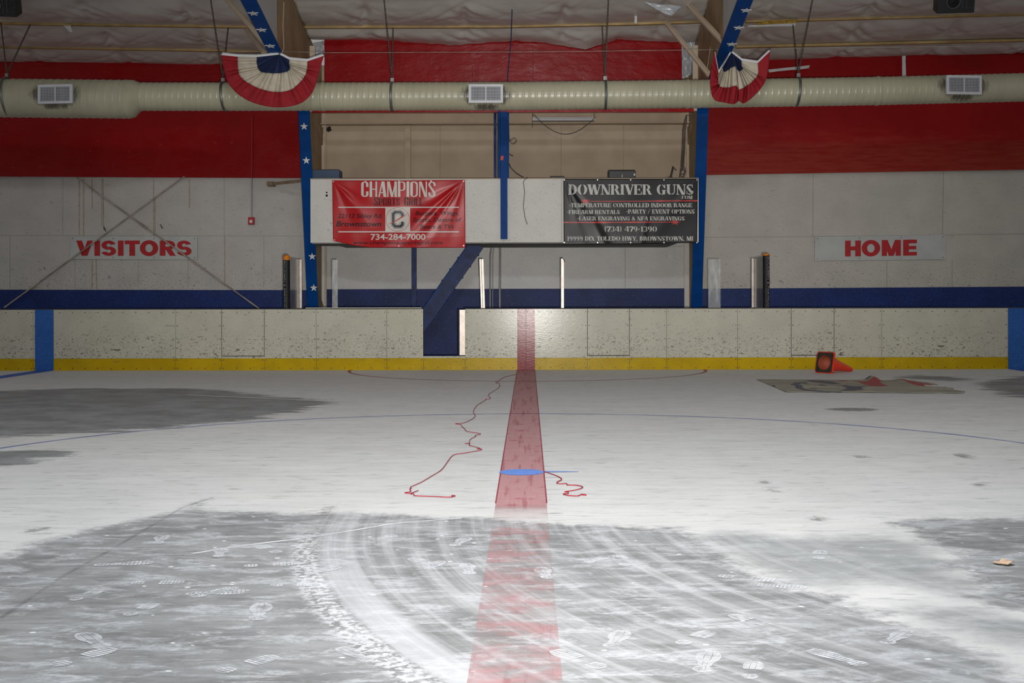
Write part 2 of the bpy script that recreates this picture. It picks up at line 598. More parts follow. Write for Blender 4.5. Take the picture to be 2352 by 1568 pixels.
def make_floor():
    xs = np.unique(np.round(np.concatenate([np.arange(-16, -5, 0.25), np.arange(-5, 5, 0.05), np.arange(5, 16.01, 0.25)]), 3))
    ys = np.unique(np.round(np.concatenate([np.arange(-5, 3.5, 0.5), np.arange(3.5, 9.5, 0.05), np.arange(9.5, 22.0, 0.1), np.arange(22, 26.6, 0.5)]), 3))
    PX, PY = np.meshgrid(xs, ys)
    sd = np.full(PX.shape, 9.0)
    for pl in GREY:
        sd = np.minimum(sd, sdist(PX, PY, ground_poly(pl)))
    lt = np.full(PX.shape, 9.0)
    for pl in LIGHTGREY:
        lt = np.minimum(lt, sdist(PX, PY, ground_poly(pl)))
    sp = np.full(PX.shape, 9.0)
    for x0, y0, x1, y1 in SPOTS:
        a, b = FL(x0, (y0 + y1) / 2), FL(x1, (y0 + y1) / 2)
        n, f = FL(x0, y1), FL(x0, y0)
        cx, cy = (a.x + b.x) / 2, a.y
        rx, ry = (b.x - a.x) / 2, max(0.05, (f.y - n.y) / 2)
        sp = np.minimum(sp, (np.hypot((PX - cx) / rx, (PY - cy) / ry) - 1) * min(rx, ry))
    verts = np.stack([PX, PY, np.zeros_like(PX)], -1).reshape(-1, 3)
    ny, nx = PX.shape
    idx = np.arange(ny * nx).reshape(ny, nx)
    faces = np.stack([idx[:-1, :-1], idx[:-1, 1:], idx[1:, 1:], idx[1:, :-1]], -1).reshape(-1, 4)
    me = bpy.data.meshes.new('floor')
    me.from_pydata(verts.tolist(), [], faces.tolist())
    for nm, a in (('sd', sd), ('lt', lt), ('spot', sp)):
        at = me.attributes.new(nm, 'FLOAT', 'POINT')
        at.data.foreach_set('value', np.clip(a, -3, 3).astype(np.float32).ravel())
    t = NT('rink_floor')
    v = t.geo()
    sep = t.n('ShaderNodeSeparateXYZ', i_0=v)
    px_, py_ = sep.outputs[0], sep.outputs[1]
    # white paint: faint streaks left by the resurfacing, running along the rink
    s1 = t.noise(t.map(v, (0.9, 7, 1)), 1.0, 6, 0.6)
    s2 = t.noise(t.map(v, (4.2, 15, 1)), 1.0, 5, 0.62)
    s4 = t.noise(t.map(v, (1.1, 30, 1)), 1.0, 4, 0.6)
    s3 = t.noise(v, 45, 3, 0.7)
    white = t.mix(t.ramp(s1, 0.35, 0.7, 0, 0.55), (0.60, 0.60, 0.595), (0.50, 0.505, 0.505))
    white = t.mix(t.ramp(s2, 0.53, 0.70, 0, 0.62), white, (0.33, 0.34, 0.34))
    white = t.mix(t.ramp(s4, 0.56, 0.72, 0, 0.4), white, (0.36, 0.37, 0.37))
    white = t.mix(t.ramp(s3, 0.55, 0.72, 0, 0.36), white, (0.40, 0.40, 0.40))
    flk = t.ramp(t.noise(t.map(v, (2.2, 9, 1)), 2.0, 3, 0.5), 0.68, 0.73, 0, 0.8)
    white = t.mix(flk, white, (0.25, 0.25, 0.24))
    # bare concrete
    c1 = t.noise(v, 1.8, 10, 0.68)
    c2 = t.noise(t.map(v, (1.6, 7, 1), (0, 0, -0.2)), 2.6, 9, 0.68)
    con = t.mix(t.ramp(c1, 0.32, 0.68), (0.185, 0.19, 0.193), (0.285, 0.293, 0.30))
    con = t.mix(t.ramp(c2, 0.45, 0.72, 0, 0.6), con, (0.115, 0.112, 0.105))
    # chalky white smears on it
    w1 = t.noise(t.map(v, (1.6, 3.6, 1), (0, 0, 0.15)), 2.2, 10, 0.72, 0.6)
    w2 = t.noise(t.map(v, (1, 1.8, 1)), 26, 6, 0.75)
    near = t.ramp(py_, 7.4, 4.6, 0.05, 1.0)
    sm = t.math('MULTIPLY', t.ramp(w1, 0.47, 0.62), t.ramp(w2, 0.36, 0.58, 0.25, 1.0))
    nearz = t.ramp(py_, 9.5, 7.0)
    con = t.mix(t.math('MULTIPLY', t.math('MULTIPLY', sm, nearz), 0.62), con, (0.55, 0.57, 0.60))
    # tyre sweep: concentric streaks round one turning centre
    dx = t.math('SUBTRACT', px_, TCX)
    dy = t.math('SUBTRACT', py_, TCY)
    r = t.math('SQRT', t.math('ADD', t.math('MULTIPLY', dx, dx), t.math('MULTIPLY', dy, dy)))
    dr = t.math('SUBTRACT', r, TR)
    ang = t.math('ARCTAN2', dy, dx)
    rv = t.n('ShaderNodeCombineXYZ', i_0=t.math('MULTIPLY', r, 9.0), i_1=t.math('MULTIPLY', ang, 1.2)).outputs[0]
    rs = t.noise(rv, 1.6, 4, 0.6)
    inside = t.math('MULTIPLY', t.ramp(dr, 0.06, 0.0), t.ramp(dr, -3.2, -2.2))
    inside = t.math('MULTIPLY', inside, nearz)
    con = t.mix(t.math('MULTIPLY', t.math('MULTIPLY', t.ramp(rs, 0.44, 0.66), inside), 0.42), con, (0.52, 0.53, 0.55))
    con = t.mix(t.math('MULTIPLY', t.math('MULTIPLY', t.ramp(rs, 0.42, 0.30), inside), 0.4), con, (0.15, 0.15, 0.145))
    tread = t.ramp(t.noise(t.n('ShaderNodeCombineXYZ', i_0=t.math('MULTIPLY', r, 30), i_1=t.math('MULTIPLY', ang, 190)).outputs[0], 1.0, 2), 0.46, 0.54)
    band = t.math('MULTIPLY', t.ramp(dr, -0.06, 0.0), t.ramp(dr, 0.13, 0.06))
    band = t.math('MULTIPLY', band, t.ramp(py_, 7.2, 6.2))
    con = t.mix(t.math('MULTIPLY', t.math('MULTIPLY', band, tread), 0.6), con, (0.66, 0.67, 0.70))
    solid = t.math('MULTIPLY', t.ramp(dr, -0.20, -0.17), t.ramp(dr, -0.02, -0.06))
    con = t.mix(t.math('MULTIPLY', t.math('MULTIPLY', solid, t.ramp(py_, 7.0, 4.5, 0.2, 0.5)), nearz), con, (0.58, 0.59, 0.62))
    # little chips of paint
    vo = t.n('ShaderNodeTexVoronoi', i_Vector=t.map(v, (1, 1.4, 1)), i_Scale=11.0)
    chip = t.math('MULTIPLY', t.ramp(t.math('ADD', vo.outputs['Distance'], t.math('MULTIPLY', t.noise(v, 30, 3), 0.25)), 0.28, 0.23),
                  t.ramp(t.n('ShaderNodeSeparateColor', i_0=vo.outputs['Color']).outputs[0], 0.84, 0.88))
    con = t.mix(t.math('MULTIPLY', chip, nearz), con, (0.72, 0.73, 0.75))
    # where paint gives way to concrete
    e1 = t.noise(v, 2.6, 6, 0.65)
    e2 = t.noise(v, 16, 5, 0.7)
    edge = t.math('ADD', t.attr('sd'), t.math('ADD', t.math('MULTIPLY', t.math('SUBTRACT', e1, 0.5), 0.5), t.math('MULTIPLY', t.math('SUBTRACT', e2, 0.5), 0.28)))
    e3 = t.noise(t.map(v, (0.7, 4.5, 1)), 1.3, 6, 0.65)
    edge = t.math('ADD', edge, t.math('MULTIPLY', t.math('SUBTRACT', e3, 0.5), t.ramp(py_, 7, 11, 0.25, 1.3)))
    g = t.ramp(edge, 0.07, -0.10)
    fade = t.ramp(t.math('ADD', t.attr('lt'), t.math('MULTIPLY', t.math('SUBTRACT', e1, 0.5), 0.6)), 0.18, -0.18, 0, 0.92)
    spt = t.ramp(t.math('ADD', t.attr('spot'), t.math('MULTIPLY', t.math('SUBTRACT', e2, 0.5), 0.25)), 0.03, -0.05, 0, 0.85)
    col = t.mix(fade, white, t.mix(0.45, con, (0.31, 0.325, 0.33)))
    col = t.mix(g, col, con)
    col = t.mix(spt, col, (0.17, 0.17, 0.16))
    t.set(col, t.ramp(c1, 0.3, 0.7, 0.5, 0.75), 0, 0.3)
    t.bump(t.noise(v, 60, 4), 0.15, 0.004)
    me.materials.append(t.mat)
    o = bpy.data.objects.new('floor', me)
    COL.objects.link(o)
    return struct(o)


floor = make_floor()
floor['_o'] = (0, 0, 0)


def m_centerline():
    t = NT('line_paint_red')
    v = t.geo()
    sep = t.n('ShaderNodeSeparateXYZ', i_0=v)
    py_ = sep.outputs[1]
    a = t.noise(t.map(v, (22, 0.9, 1)), 1.0, 4, 0.6)
    b = t.noise(t.map(v, (3.0, 4.0, 1)), 1.6, 5, 0.65)
    far = t.ramp(py_, 12, 19, 0, 0.5)
    c = t.mix(t.ramp(a, 0.52, 0.66, 0, 0.75), (0.47, 0.25, 0.26), (0.34, 0.11, 0.12))
    c = t.mix(t.ramp(b, 0.57, 0.70, 0, 0.75), c, (0.34, 0.06, 0.075))
    c = t.mix(t.ramp(b, 0.42, 0.32, 0, 0.5), c, (0.54, 0.38, 0.385))
    t.set(c, 0.6, 0, 0.3)
    # worn away on the bare concrete near the middle of the rink
    worn = t.ramp(t.math('ADD', py_, t.math('MULTIPLY', t.noise(v, 3, 4), 0.6)), 7.25, 7.75)
    patch = t.ramp(t.noise(t.map(v, (1.2, 2.0, 1)), 2.6, 6, 0.7), 0.42, 0.66, 0.08, 0.6)
    gone = t.math('MULTIPLY', t.ramp(py_, 7.6, 7.3), t.ramp(py_, 6.75, 7.0))
    fine = t.ramp(t.noise(v, 18, 5, 0.7), 0.30, 0.5, 0.55, 1)
    al = t.math('ADD', t.math('MULTIPLY', worn, 0.93), t.math('MULTIPLY', t.math('SUBTRACT', 1.0, worn), t.math('MULTIPLY', patch, fine)), clamp=True)
    al = t.math('MULTIPLY', al, t.math('SUBTRACT', 1.0, t.math('MULTIPLY', gone, 0.75)))
    t.set(alpha=al)
    return t.mat


M['centerline'] = m_centerline()


def flat_strip(pts, w, name, mat, z=0.002, n=1, parent=floor):
    mb = MB()
    L, R = [], []
    pts = [Vector((p[0], p[1], z)) for p in pts]
    for i, p in enumerate(pts):
        t_ = (pts[min(i + 1, len(pts) - 1)] - pts[max(i - 1, 0)]).normalized()
        nn = Vector((-t_.y, t_.x, 0))
        L.append(p + nn * w / 2)
        R.append(p - nn * w / 2)
    mb.grid([L, R])
    return mb.build(name, mat, parent)


LX = -0.046
mb = MB()
mb.grid([[(LX - 0.153, y, 0.002), (LX + 0.153, y, 0.002)] for y in np.arange(3.0, DB + 0.01, 0.3)])
mb.build('center_line', M['centerline'], floor)
mb = MB()
for sgn in (-1, 1):
    mb.add([(LX + sgn * 0.153 - 0.004, 7.6, 0.003), (LX + sgn * 0.153 + 0.004, 7.6, 0.003), (LX + sgn * 0.153 + 0.004, DB, 0.003), (LX + sgn * 0.153 - 0.004, DB, 0.003)], [(0, 1, 2, 3)])
mb.build('line_edge', simple('line_edge_red', (0.25, 0.03, 0.05), 0.6), floor)


def m_faint(name, col, lo, hi, scale=1.5):
    t = NT(name)
    v = t.geo()
    t.set(col, 0.6, 0, 0.3, t.ramp(t.noise(v, scale, 5, 0.7), 0.3, 0.6, lo, hi))
    return t.mat


M['circleblue'] = m_faint('circle_blue', (0.10, 0.17, 0.42), 0.3, 0.7)
M['creasered'] = m_faint('crease_red', (0.40, 0.10, 0.11), 0.5, 0.95)
M['spotblue'] = m_faint('spot_blue', (0.14, 0.28, 0.72), 0.75, 0.98, 12)
CY0 = 8.95
flat_strip([(LX + 4.572 * math.sin(a), CY0 + 4.572 * math.cos(a)) for a in np.linspace(-math.pi * 0.75, math.pi * 0.75, 160)], 0.05, 'face_off_circle', M['circleblue'])
flat_strip([(-0.02 + 3.05 * math.cos(a), DB - 0.01 - 3.05 * math.sin(a)) for a in np.linspace(0.0, math.pi, 90)], 0.055, 'referee_crease', M['creasered'])
mb = MB()
N_ = 40
mb.add([(LX - 0.005 + 0.158 * math.cos(2 * math.pi * k / N_), CY0 + 0.158 * math.sin(2 * math.pi * k / N_), 0.004) for k in range(N_)], [tuple(range(N_))])
mb.add([(LX + 0.12, CY0 - 0.01, 0.0035), (LX + 0.40, CY0 + 0.02, 0.0035), (LX + 0.40, CY0 + 0.035, 0.0035), (LX + 0.12, CY0 + 0.06, 0.0035)], [(0, 1, 2, 3)])
mb.build('face_off_spot', M['spotblue'], floor)
for sx in (-1, 1):
    xa = X(102) if sx < 0 else X(2336)
    mb = MB()
    mb.grid([[(xa - 0.153, y, 0.002), (xa + 0.153, y, 0.002)] for y in np.linspace(4, DB, 30)])
    mb.build('blue_line', M['floorblue'], floor)
# pale scraped line over the far grey patch
flat_strip([FL(430, 907), FL(520, 911), FL(660, 917), FL(775, 923)], 0.07, 'scrape_mark', simple('scrape_white', (0.5, 0.5, 0.49), 0.7))
flat_strip([FL(440, 1272), FL(560, 1253), FL(700, 1236), FL(790, 1222), FL(900, 1203), FL(1060, 1190)], 0.03, 'scrape_mark', m_faint('scrape_pale', (0.62, 0.63, 0.65), 0.2, 0.9, 6))
flat_strip([FL(0, 1420), FL(150, 1320), FL(250, 1265), FL(420, 1165), FL(490, 1142)], 0.022, 'crack_mark', m_faint('crack_dark', (0.16, 0.16, 0.155), 0.0, 0.26, 7))

# shoe prints in chalk dust
M['print'] = m_faint('chalk_print', (0.66, 0.68, 0.71), 0.05, 0.8, 14)
mb = MB()


def shoe(mb, c, ang, s=1.0, mode=0):
    ca, sa = math.cos(ang), math.sin(ang)

    def q(u, w):
        return (c.x + (u * ca - w * sa) * s, c.y + (u * sa + w * ca) * s, 0.0025)

    def half(u):
        # outline half-width along the sole 0..0.29
        if u < 0.08:
            return 0.034 * math.sqrt(max(0, 1 - ((0.04 - u) / 0.042) ** 2)) + 0.004
        if u < 0.13:
            return 0.028
        return 0.046 * math.sqrt(max(0, 1 - ((u - 0.205) / 0.09) ** 2)) + 0.002
    n = 15
    for k in range(n):
        u0 = 0.29 * k / n
        u1 = u0 + 0.29 / n * 0.8
        if mode == 1 and 0.07 < u0 < 0.14:
            continue
        h0, h1 = half(u0), half(u1)
        for a, b in ((-1, -0.3), (-0.24, 0.3), (0.36, 1)):
            j = 0.004 if mode == 0 else 0.0
            mb.add([q(u0, a * h0), q(u0 + j, b * h0), q(u1 + j, b * h1), q(u1, a * h1)], [(0, 1, 2, 3)])


PR = [(590, 1425, 1.4), (500, 1545, 1.5), (425, 1365, 0.2), (300, 1340, 0.1), (215, 1298, 0.2), (165, 1380, 0.9), (440, 1372, 2.9), (290, 1415, 0.5),
      (1345, 1293, 0.05), (1770, 1438, 0.2), (1400, 1490, 0.4), (1385, 1535, 1.2), (1990, 1530, 0.3), (1650, 1322, -0.4), (1720, 1342, -0.3),
      (1880, 1285, 0.3), (1040, 1255, 0.1), (1000, 1300, 0.2), (980, 1310, 2.8), (640, 1270, 0.0), (500, 1280, 0.1), (560, 1300, 0.2),
      (850, 1520, 0.3), (880, 1498, 0.1), (1080, 1320, 0.0), (1560, 1480, 2.7), (1610, 1545, 0.2), (1720, 1560, 0.5), (1260, 1330, 0.1),
      (1440, 1300, 3.0), (360, 1250, 0.1), (620, 1345, 0.1), (700, 1320, 0.0), (900, 1245, 0.1), (2030, 1480, 0.1), (120, 1530, 1.0), (240, 1490, 0.8)]
for i, (a, b, g) in enumerate(PR):
    shoe(mb, FL(a, b), random.choice((g, 1.3, 1.7, 0.9, 2.2)), random.uniform(0.7, 0.95), i % 2)
po = mb.build('shoe_prints', M['print'], floor)
po['kind'] = 'stuff'

# ---------------------------------------------------------------- back wall
DW = 26.0
PANEL = 'wall_back'


def wall_part(name, pts_top, pts_bot, D, mat, thick=0.08, parent=None):
    """sheet between two pixel polylines at distance D, with thickness backwards"""
    mb = MB()
    a = [P(x, y, D) for x, y in pts_top]
    b = [P(x, y, D) for x, y in pts_bot]
    back = Vector((0, thick, 0))
    mb.grid([a, b], smooth=False)
    mb.grid([[p + back for p in a], [p + back for p in b]], smooth=False)
    mb.grid([a, [p + back for p in a]], smooth=False)
    mb.grid([b, [p + back for p in b]], smooth=False)
    return mb.build(name, mat, parent)


YF = VY + H * F / DW  # pixel row of the floor at the wall
# left bay
wl = wall_part('wall_back', [(-900, 380), (0, 384), (732, 388)], [(-900, 665), (0, 665), (732, 666)], DW, M['wallwhite'])
struct(wl)
struct(wall_part('wall_back', [(-900, 665), (0, 665), (732, 666)], [(-900, YF + 2), (0, YF + 1), (732, YF)], DW - 0.005, M['wallblue']))
struct(wall_part('wall_back', [(-900, 120), (0, 126), (732, 132)], [(-900, 400), (0, 405), (732, 409)], DW - 0.12, M['wallred'], 0.06))
# right bay
wr = wall_part('wall_back', [(1590, 382), (2352, 372), (3100, 360)], [(1590, 663), (2352, 658), (3100, 652)], DW, M['wallwhite_r'])
struct(wr)
struct(wall_part('wall_back', [(1590, 663), (2352, 658), (3100, 652)], [(1590, YF), (2352, YF - 1), (3100, YF - 2)], DW - 0.005, M['wallblue']))
struct(wall_part('wall_back', [(1590, 136), (2352, 120), (3100, 100)], [(1590, 402), (2352, 389), (3100, 376)], DW - 0.12, M['wallred_r'], 0.06))
# middle bay
wc = wall_part('wall_back', [(735, 150), (1600, 140)], [(735, 470), (1600, 470)], DW + 0.06, M['beige'])
struct(wc)
wg = wall_part('wall_back', [(745, 470), (1576, 470)], [(745, 664), (1576, 662)], DW + 0.02, M['wallgrey'])
struct(wg)
struct(wall_part('wall_back', [(745, 664), (1576, 662)], [(745, YF), (1576, YF)], DW + 0.01, M['wallnavy']))
for w_ in (wl, wr, wc, wg):
    w_['_o'] = (0, 0, 0)


def seam_lines(lines, D, w, mat, parent, name='seam'):
    mb = MB()
    for x0, y0, x1, y1 in lines:
        a, b = P(x0, y0, D), P(x1, y1, D)
        d = (b - a).normalized()
        n = Vector((-d.z, 0, d.x)) * w / 2
        mb.add([a + n, b + n, b - n, a - n], [(0, 1, 2, 3)])
    o = mb.build(name, mat, parent)
    return o


seam_lines([(-300, 540, 0, 540.5), (0, 540.5, 705, 542), (23, 541, 23, 664), (144, 408, 144, 541), (172, 541, 172, 664), (318, 541, 318, 664), (432, 541, 432, 664),
            (515, 409, 515, 541), (606, 541, 606, 664)], DW - 0.003, 0.006, M['seam'], wl)
seam_lines([(1610, 545, 1870, 543), (1870, 543, 2352, 537), (1868, 399, 1867, 543), (2167, 393, 2165, 540), (2037, 596, 2037, 661), (2187, 596, 2187, 660)], DW - 0.003, 0.008, M['seam'], wr)
st = seam_lines([(182, 412, 182, 541), (192, 410, 192, 541), (211, 412, 212, 480), (234, 410, 234, 520), (237, 410, 238, 530), (353, 410, 353, 541), (356, 455, 356, 541),
                 (516, 541, 516, 658), (212, 596, 211, 664), (221, 596, 222, 664), (435, 412, 435, 478)], DW - 0.004, 0.013, M['rust'], wl, 'rust_streak')
mb = MB()
for x, y, a in ((241, 526, 0.3), (371, 520, 0.8)):
    c = P(x, y, DW - 0.008)
    mb.bar(c + Vector((-0.02, 0, 0.045)), c + Vector((0.02, 0, -0.045)), 0.05, 0.008)
mb.build('bracket_hole', M['dark'], wl)
# beige bay: header beam, stud, pilasters and seams
mb = MB()
a, b = P(738, 262, DW - 0.1), P(1598, 258, DW - 0.1)
a2, b2 = P(738, 287, DW - 0.1), P(1598, 284, DW - 0.1)
mb.hexa([a, b, b2, a2], [p + Vector((0, 0.15, 0)) for p in (a, b, b2, a2)])
a, b = P(738, 285, DW - 0.14), P(1598, 282.5, DW - 0.14)
mb.bar(a, b, 0.18, 0.02, 0, (0, 0, 1))
o = mb.build('trim_1', M['beige'])
struct(o)
for i, (x0, x1, y0, mt) in enumerate(((930, 943, 288, 'beige'), (733, 746, 308, 'beigelt'), (1578, 1590, 306, 'beigelt'))):
    mb = MB()
    q0, q1 = P(x0, y0, DW - 0.12), P(x1, 480, DW - 0.12)
    mb.box(q0.x, q1.x, DW - 0.12, DW - 0.075, q1.z, q0.z)
    o = mb.build('trim_%d' % (i + 2), M[mt])
    struct(o)
seam_lines([(1011, 287, 1011, 410), (1289, 285, 1289, 410), (1432, 285, 1432, 410), (943.5, 288, 943.5, 410), (746.5, 308, 746.5, 410)], DW + 0.055, 0.008, M['web'], wc)
mb = MB()
c = P(755, 296, DW + 0.05)
pts = [(-.045, .03), (-.02, .03), (-.01, .045), (.03, .05), (.05, .03), (.04, .01), (.06, -.01), (.04, -.05), (.01, -.05), (-.005, -.08), (-.015, -.05), (-.05, -.05), (-.06, -.01), (-.04, 0)]
mb.add([c + Vector((x, 0, z)) for x, z in pts], [tuple(range(len(pts)))])
mb.build('hole', M['dark'], wc)
# white posts of the lower middle bay and cable covers
for i, (x0, x1) in enumerate(((737, 746), (1572, 1586))):
    mb = MB()
    mb.box(X(x0, DW - 0.12), X(x1, DW - 0.12), DW - 0.12, DW - 0.075, 0, Z(560, DW - 0.12))
    struct(mb.build('trim_%d' % (i + 5), M['post_white']))
seam_lines([(1436, 563, 1436, 664), (760, 566, 1570, 566)], DW + 0.017, 0.008, M['seam'], wg)

# red fascia over the middle bay
fx0, fx1 = P(745, 95, 24.8), P(1566, 95, 24.8)
mb = MB()
mb.box(fx0.x, fx1.x, 24.8, 24.9, P(1150, 258, 24.8).z, P(1150, 90, 24.8).z)
fas = mb.build('wall_upper', M['wallred'])
struct(fas)
fas['_o'] = (0, 0, 0)
mb = MB()
mb.box(fx0.x - 0.1, fx1.x + 0.12, 23.93, 24.02, Z(257.5, 23.93), Z(246, 23.93))
struct(mb.build('trim_9', M['wallred']))
seam_lines([(917, 95, 917, 256), (1224, 95, 1224, 256), (1085, 150, 1085, 256), (746, 123, 1565, 121)], 24.797, 0.008, M['seamred'], fas)
# ---------------------------------------------------------------- steel frames
CXL, CXR = -4.24, 3.30
SL = 0.2   # roof slope


def rafter_z(y):
    return 4.8 + SL * (24.0 - y)


def roof_px(y):  # roof height function (filled below per X)
    return 6.06 + SL * (26 - y)


ZPX = [(-1400, 40), (0, 52), (600, 61), (1150, 60), (1590, 50), (1700, 49), (2352, 32), (3200, 8)]
_zx = [P(a, b, 24.03) for a, b in ZPX]


def roof_z(x, y):
    return float(np.interp(x, [p.x for p in _zx], [p.z for p in _zx])) + SL * (24.03 - y)


def star_part(parent, c, u, v, r, n):
    """five point star: centre c, axes u (right) v (up), thickness along n"""
    pts = []
    for k in range(10):
        a = math.pi / 2 + k * math.pi / 5
        rr = r if k % 2 == 0 else r * 0.40
        pts.append(Vector(c) + Vector(u) * rr * math.cos(a) + Vector(v) * rr * math.sin(a))
    mb = MB()
    nn = Vector(n).normalized()
    mb.hexa([p + nn * 0.012 for p in pts], [p + nn * 0.003 for p in pts])
    return mb.build('star', M['star'], parent)


def frame(cx, side, label, rstars, cstars):
    """side=+1: left frame (its right face is seen); -1: right frame"""
    t = thing('steel_frame', (cx, 25.6, 0), label, 'steel frame', 'steel frames of the hall')
    fw = 0.215 / 2
    YB, YT = 25.2, 24.02    # inner flange distance at base and top
    ZT = 4.55
    # inner flange path (y, z): up the column, round the knee, out along the rafter
    path = [(YB, 0.0)]
    for k in range(7):
        a = k / 6.0
        path.append((YT - 0.22 * a * a - 0.02, ZT + (rafter_z(YT - 0.25) - ZT) * (1 - (1 - a) ** 2)))
    path += [(21.3, rafter_z(21.3)), (15.0, rafter_z(15.0))]
    mb = MB()
    th = 0.025
    for s_ in range(len(path) - 1):
        (y0, z0), (y1, z1) = path[s_], path[s_ + 1]
        d = Vector((0, y1 - y0, z1 - z0)).normalized()
        n = Vector((0, d.z, -d.y)) * th  # towards the wall/roof
        w0 = w1 = fw
        if y1 < 21:
            w1 = fw * 1.22
        if y0 < 21.4:
            w0 = fw * 1.05
        a = [Vector((cx - w0, y0, z0)), Vector((cx + w0, y0, z0)), Vector((cx + w0, y0, z0)) + n, Vector((cx - w0, y0, z0)) + n]
        b = [Vector((cx - w1, y1, z1)), Vector((cx + w1, y1, z1)), Vector((cx + w1, y1, z1)) + n, Vector((cx - w1, y1, z1)) + n]
        mb.hexa(a, b)
    mb.build('inner_flange', M['steelblue'], t)
    # web of column and knee
    def webpoly(pts, name, mat, w=0.02):
        m_ = MB()
        m_.hexa([Vector((cx - w, y, z)) for y, z in pts], [Vector((cx + w, y, z)) for y, z in pts])
        return m_.build(name, mat, t)
    def iny(z):
        return YB + (YT - YB) * min(1, z / ZT)
    webpoly([(iny(0) + 0.02, 0), (iny(ZT) + 0.02, ZT), (iny(ZT) + 0.30, ZT), (iny(0) + 0.30, 0)], 'painted_edge', M['steelblue'], 0.03)
    webpoly([(iny(0) + 0.1, 0), (iny(ZT) + 0.05, ZT), (24.0, 4.86), (21.3, rafter_z(21.3) + 0.03), (21.3, roof_z(cx, 21.3)), (25.95, roof_z(cx, 25.95)), (25.95, 0)], 'web', M['web'])
    webpoly([(21.28, rafter_z(21.28) + 0.02), (21.28, roof_z(cx, 21.28) + 0.02), (15, roof_z(cx, 15)), (15, rafter_z(15) + 0.02)], 'rafter_web', M['webgrey'], 0.022)
    mb = MB()
    mb.box(cx - fw, cx + fw, 25.93, 25.97, 0, 6.0)
    mb.build('outer_flange', M['beige'], t)
    mb = MB()
    x0 = cx + side * 0.02
    mb.box(min(x0, x0 + side * 0.1), max(x0, x0 + side * 0.1), 24.5, 24.52, 4.85, 6.12)
    mb.build('stiffener', M['beigelt'], t)
    # haunch gusset
    mb = MB()
    for q in (0.05,):
        mb.hexa([Vector((x0, 25.9, 4.72)), Vector((x0, 25.9, 4.35)), Vector((x0, 25.35, 4.72))],
                [Vector((x0 + side * 0.03, 25.9, 4.72)), Vector((x0 + side * 0.03, 25.9, 4.35)), Vector((x0 + side * 0.03, 25.35, 4.72))])
    mb.build('gusset', M['web'], t)
    for px, py in rstars:
        k = (VY - (py + ROLL * (px - VX))) / F
        y = (4.8 + SL * 24.0 - H) / (k + SL)
        z = rafter_z(y)
        d = Vector((0, -1, SL)).normalized()
        n = Vector((0, -SL, -1)).normalized()
        x = (px - VX) * y / F
        star_part(t, (x, y, z), (1, 0, 0), d, 0.085 * 1.05, n)
    for px, py in cstars:
        y = 24.6
        for _ in range(4):
            z = H - (py - VY) * y / F
            y = iny(z)
        x = (px - VX) * y / F
        x = max(cx - fw + 0.065, min(cx + fw - 0.065, x))
        y -= 0.03
        star_part(t, (x, y, z), (1, 0, 0), Vector((0, (YT - YB) / ZT, 1)).normalized(), 0.078, (0, -1, -0.2))
    return t


fr_l = frame(CXL, 1, 'blue and tan steel frame with white stars, rising behind the VISITORS end of the booth', [(583, 30), (602, 68), (622, 105), (565, -10)], [(700, 290), (705, 368), (718, 588), (722, 660)])
fr_r = frame(CXR, -1, 'blue and tan steel frame at the black banner end, stars only on its rafter', [(1715, 23), (1698, 63), (1682, 101)], [])
del fr_l['group'], fr_r['group']


def brace(p, q, label):
    mb = MB()
    mb.bar(p, q, 0.085, 0.05, 0, (0, -1, 0.2))
    mb.bar(Vector(p) + Vector((0, 0.02, 0.03)), Vector(q) + Vector((0, 0.02, 0.03)), 0.012, 0.09, 0, (0, -1, 0.2))
    o = mb.build('flange_brace', M['beigelt'])
    return tag(o, label, 'roof brace', 'tan braces from rafter to purlin')


brace(P(518, -5, 22.9), P(612, 103, 21.5), 'long tan flange brace left of the starred rafter, reaching the frame top')
brace(P(566, 68, 24.0), P(606, 121, 22.6), 'short tan flange brace just under the longer one, beside the bunting')
brace(P(1581, 12, 23.2), P(1668, 103, 21.4), 'upper of two tan braces meeting the right starred rafter')
brace(P(1530, 52, 24.0), P(1634, 178, 22.6), 'lower of two tan braces, ending beside the gathered bunting')


def purlin(pts, D, label):
    mb = MB()
    q = [P(x, y, D) for x, y in pts]
    for a, b in zip(q[:-1], q[1:]):
        mb.bar(a + Vector((0, -0.01, -0.005)), b + Vector((0, -0.01, -0.005)), 0.10, 0.05)
        mb.bar(a + Vector((0, 0.04, 0.09)), b + Vector((0, 0.04, 0.09)), 0.008, 0.14)
    o = mb.build('roof_purlin', M['purlin'])
    return tag(o, label, 'purlin', 'roof purlins')


purlin([(-900, 44), (0, 53), (600, 62)], 24.03, 'tan roof purlin over the VISITORS side, upper of the two')
purlin([(-900, 97), (0, 107), (640, 118)], 25.2, 'tan roof purlin over the VISITORS side, lower of the two')
purlin([(672, 62), (1150, 61), (1480, 54), (1650, 48)], 24.03, 'tan roof purlin above the red fascia between the two starred frames')
purlin([(1712, 49), (2352, 32), (3100, 12)], 24.03, 'tan roof purlin over the HOME side, upper of the two')
purlin([(1690, 108), (2352, 92), (3100, 74)], 25.2, 'tan roof purlin over the HOME side, lower of the two')


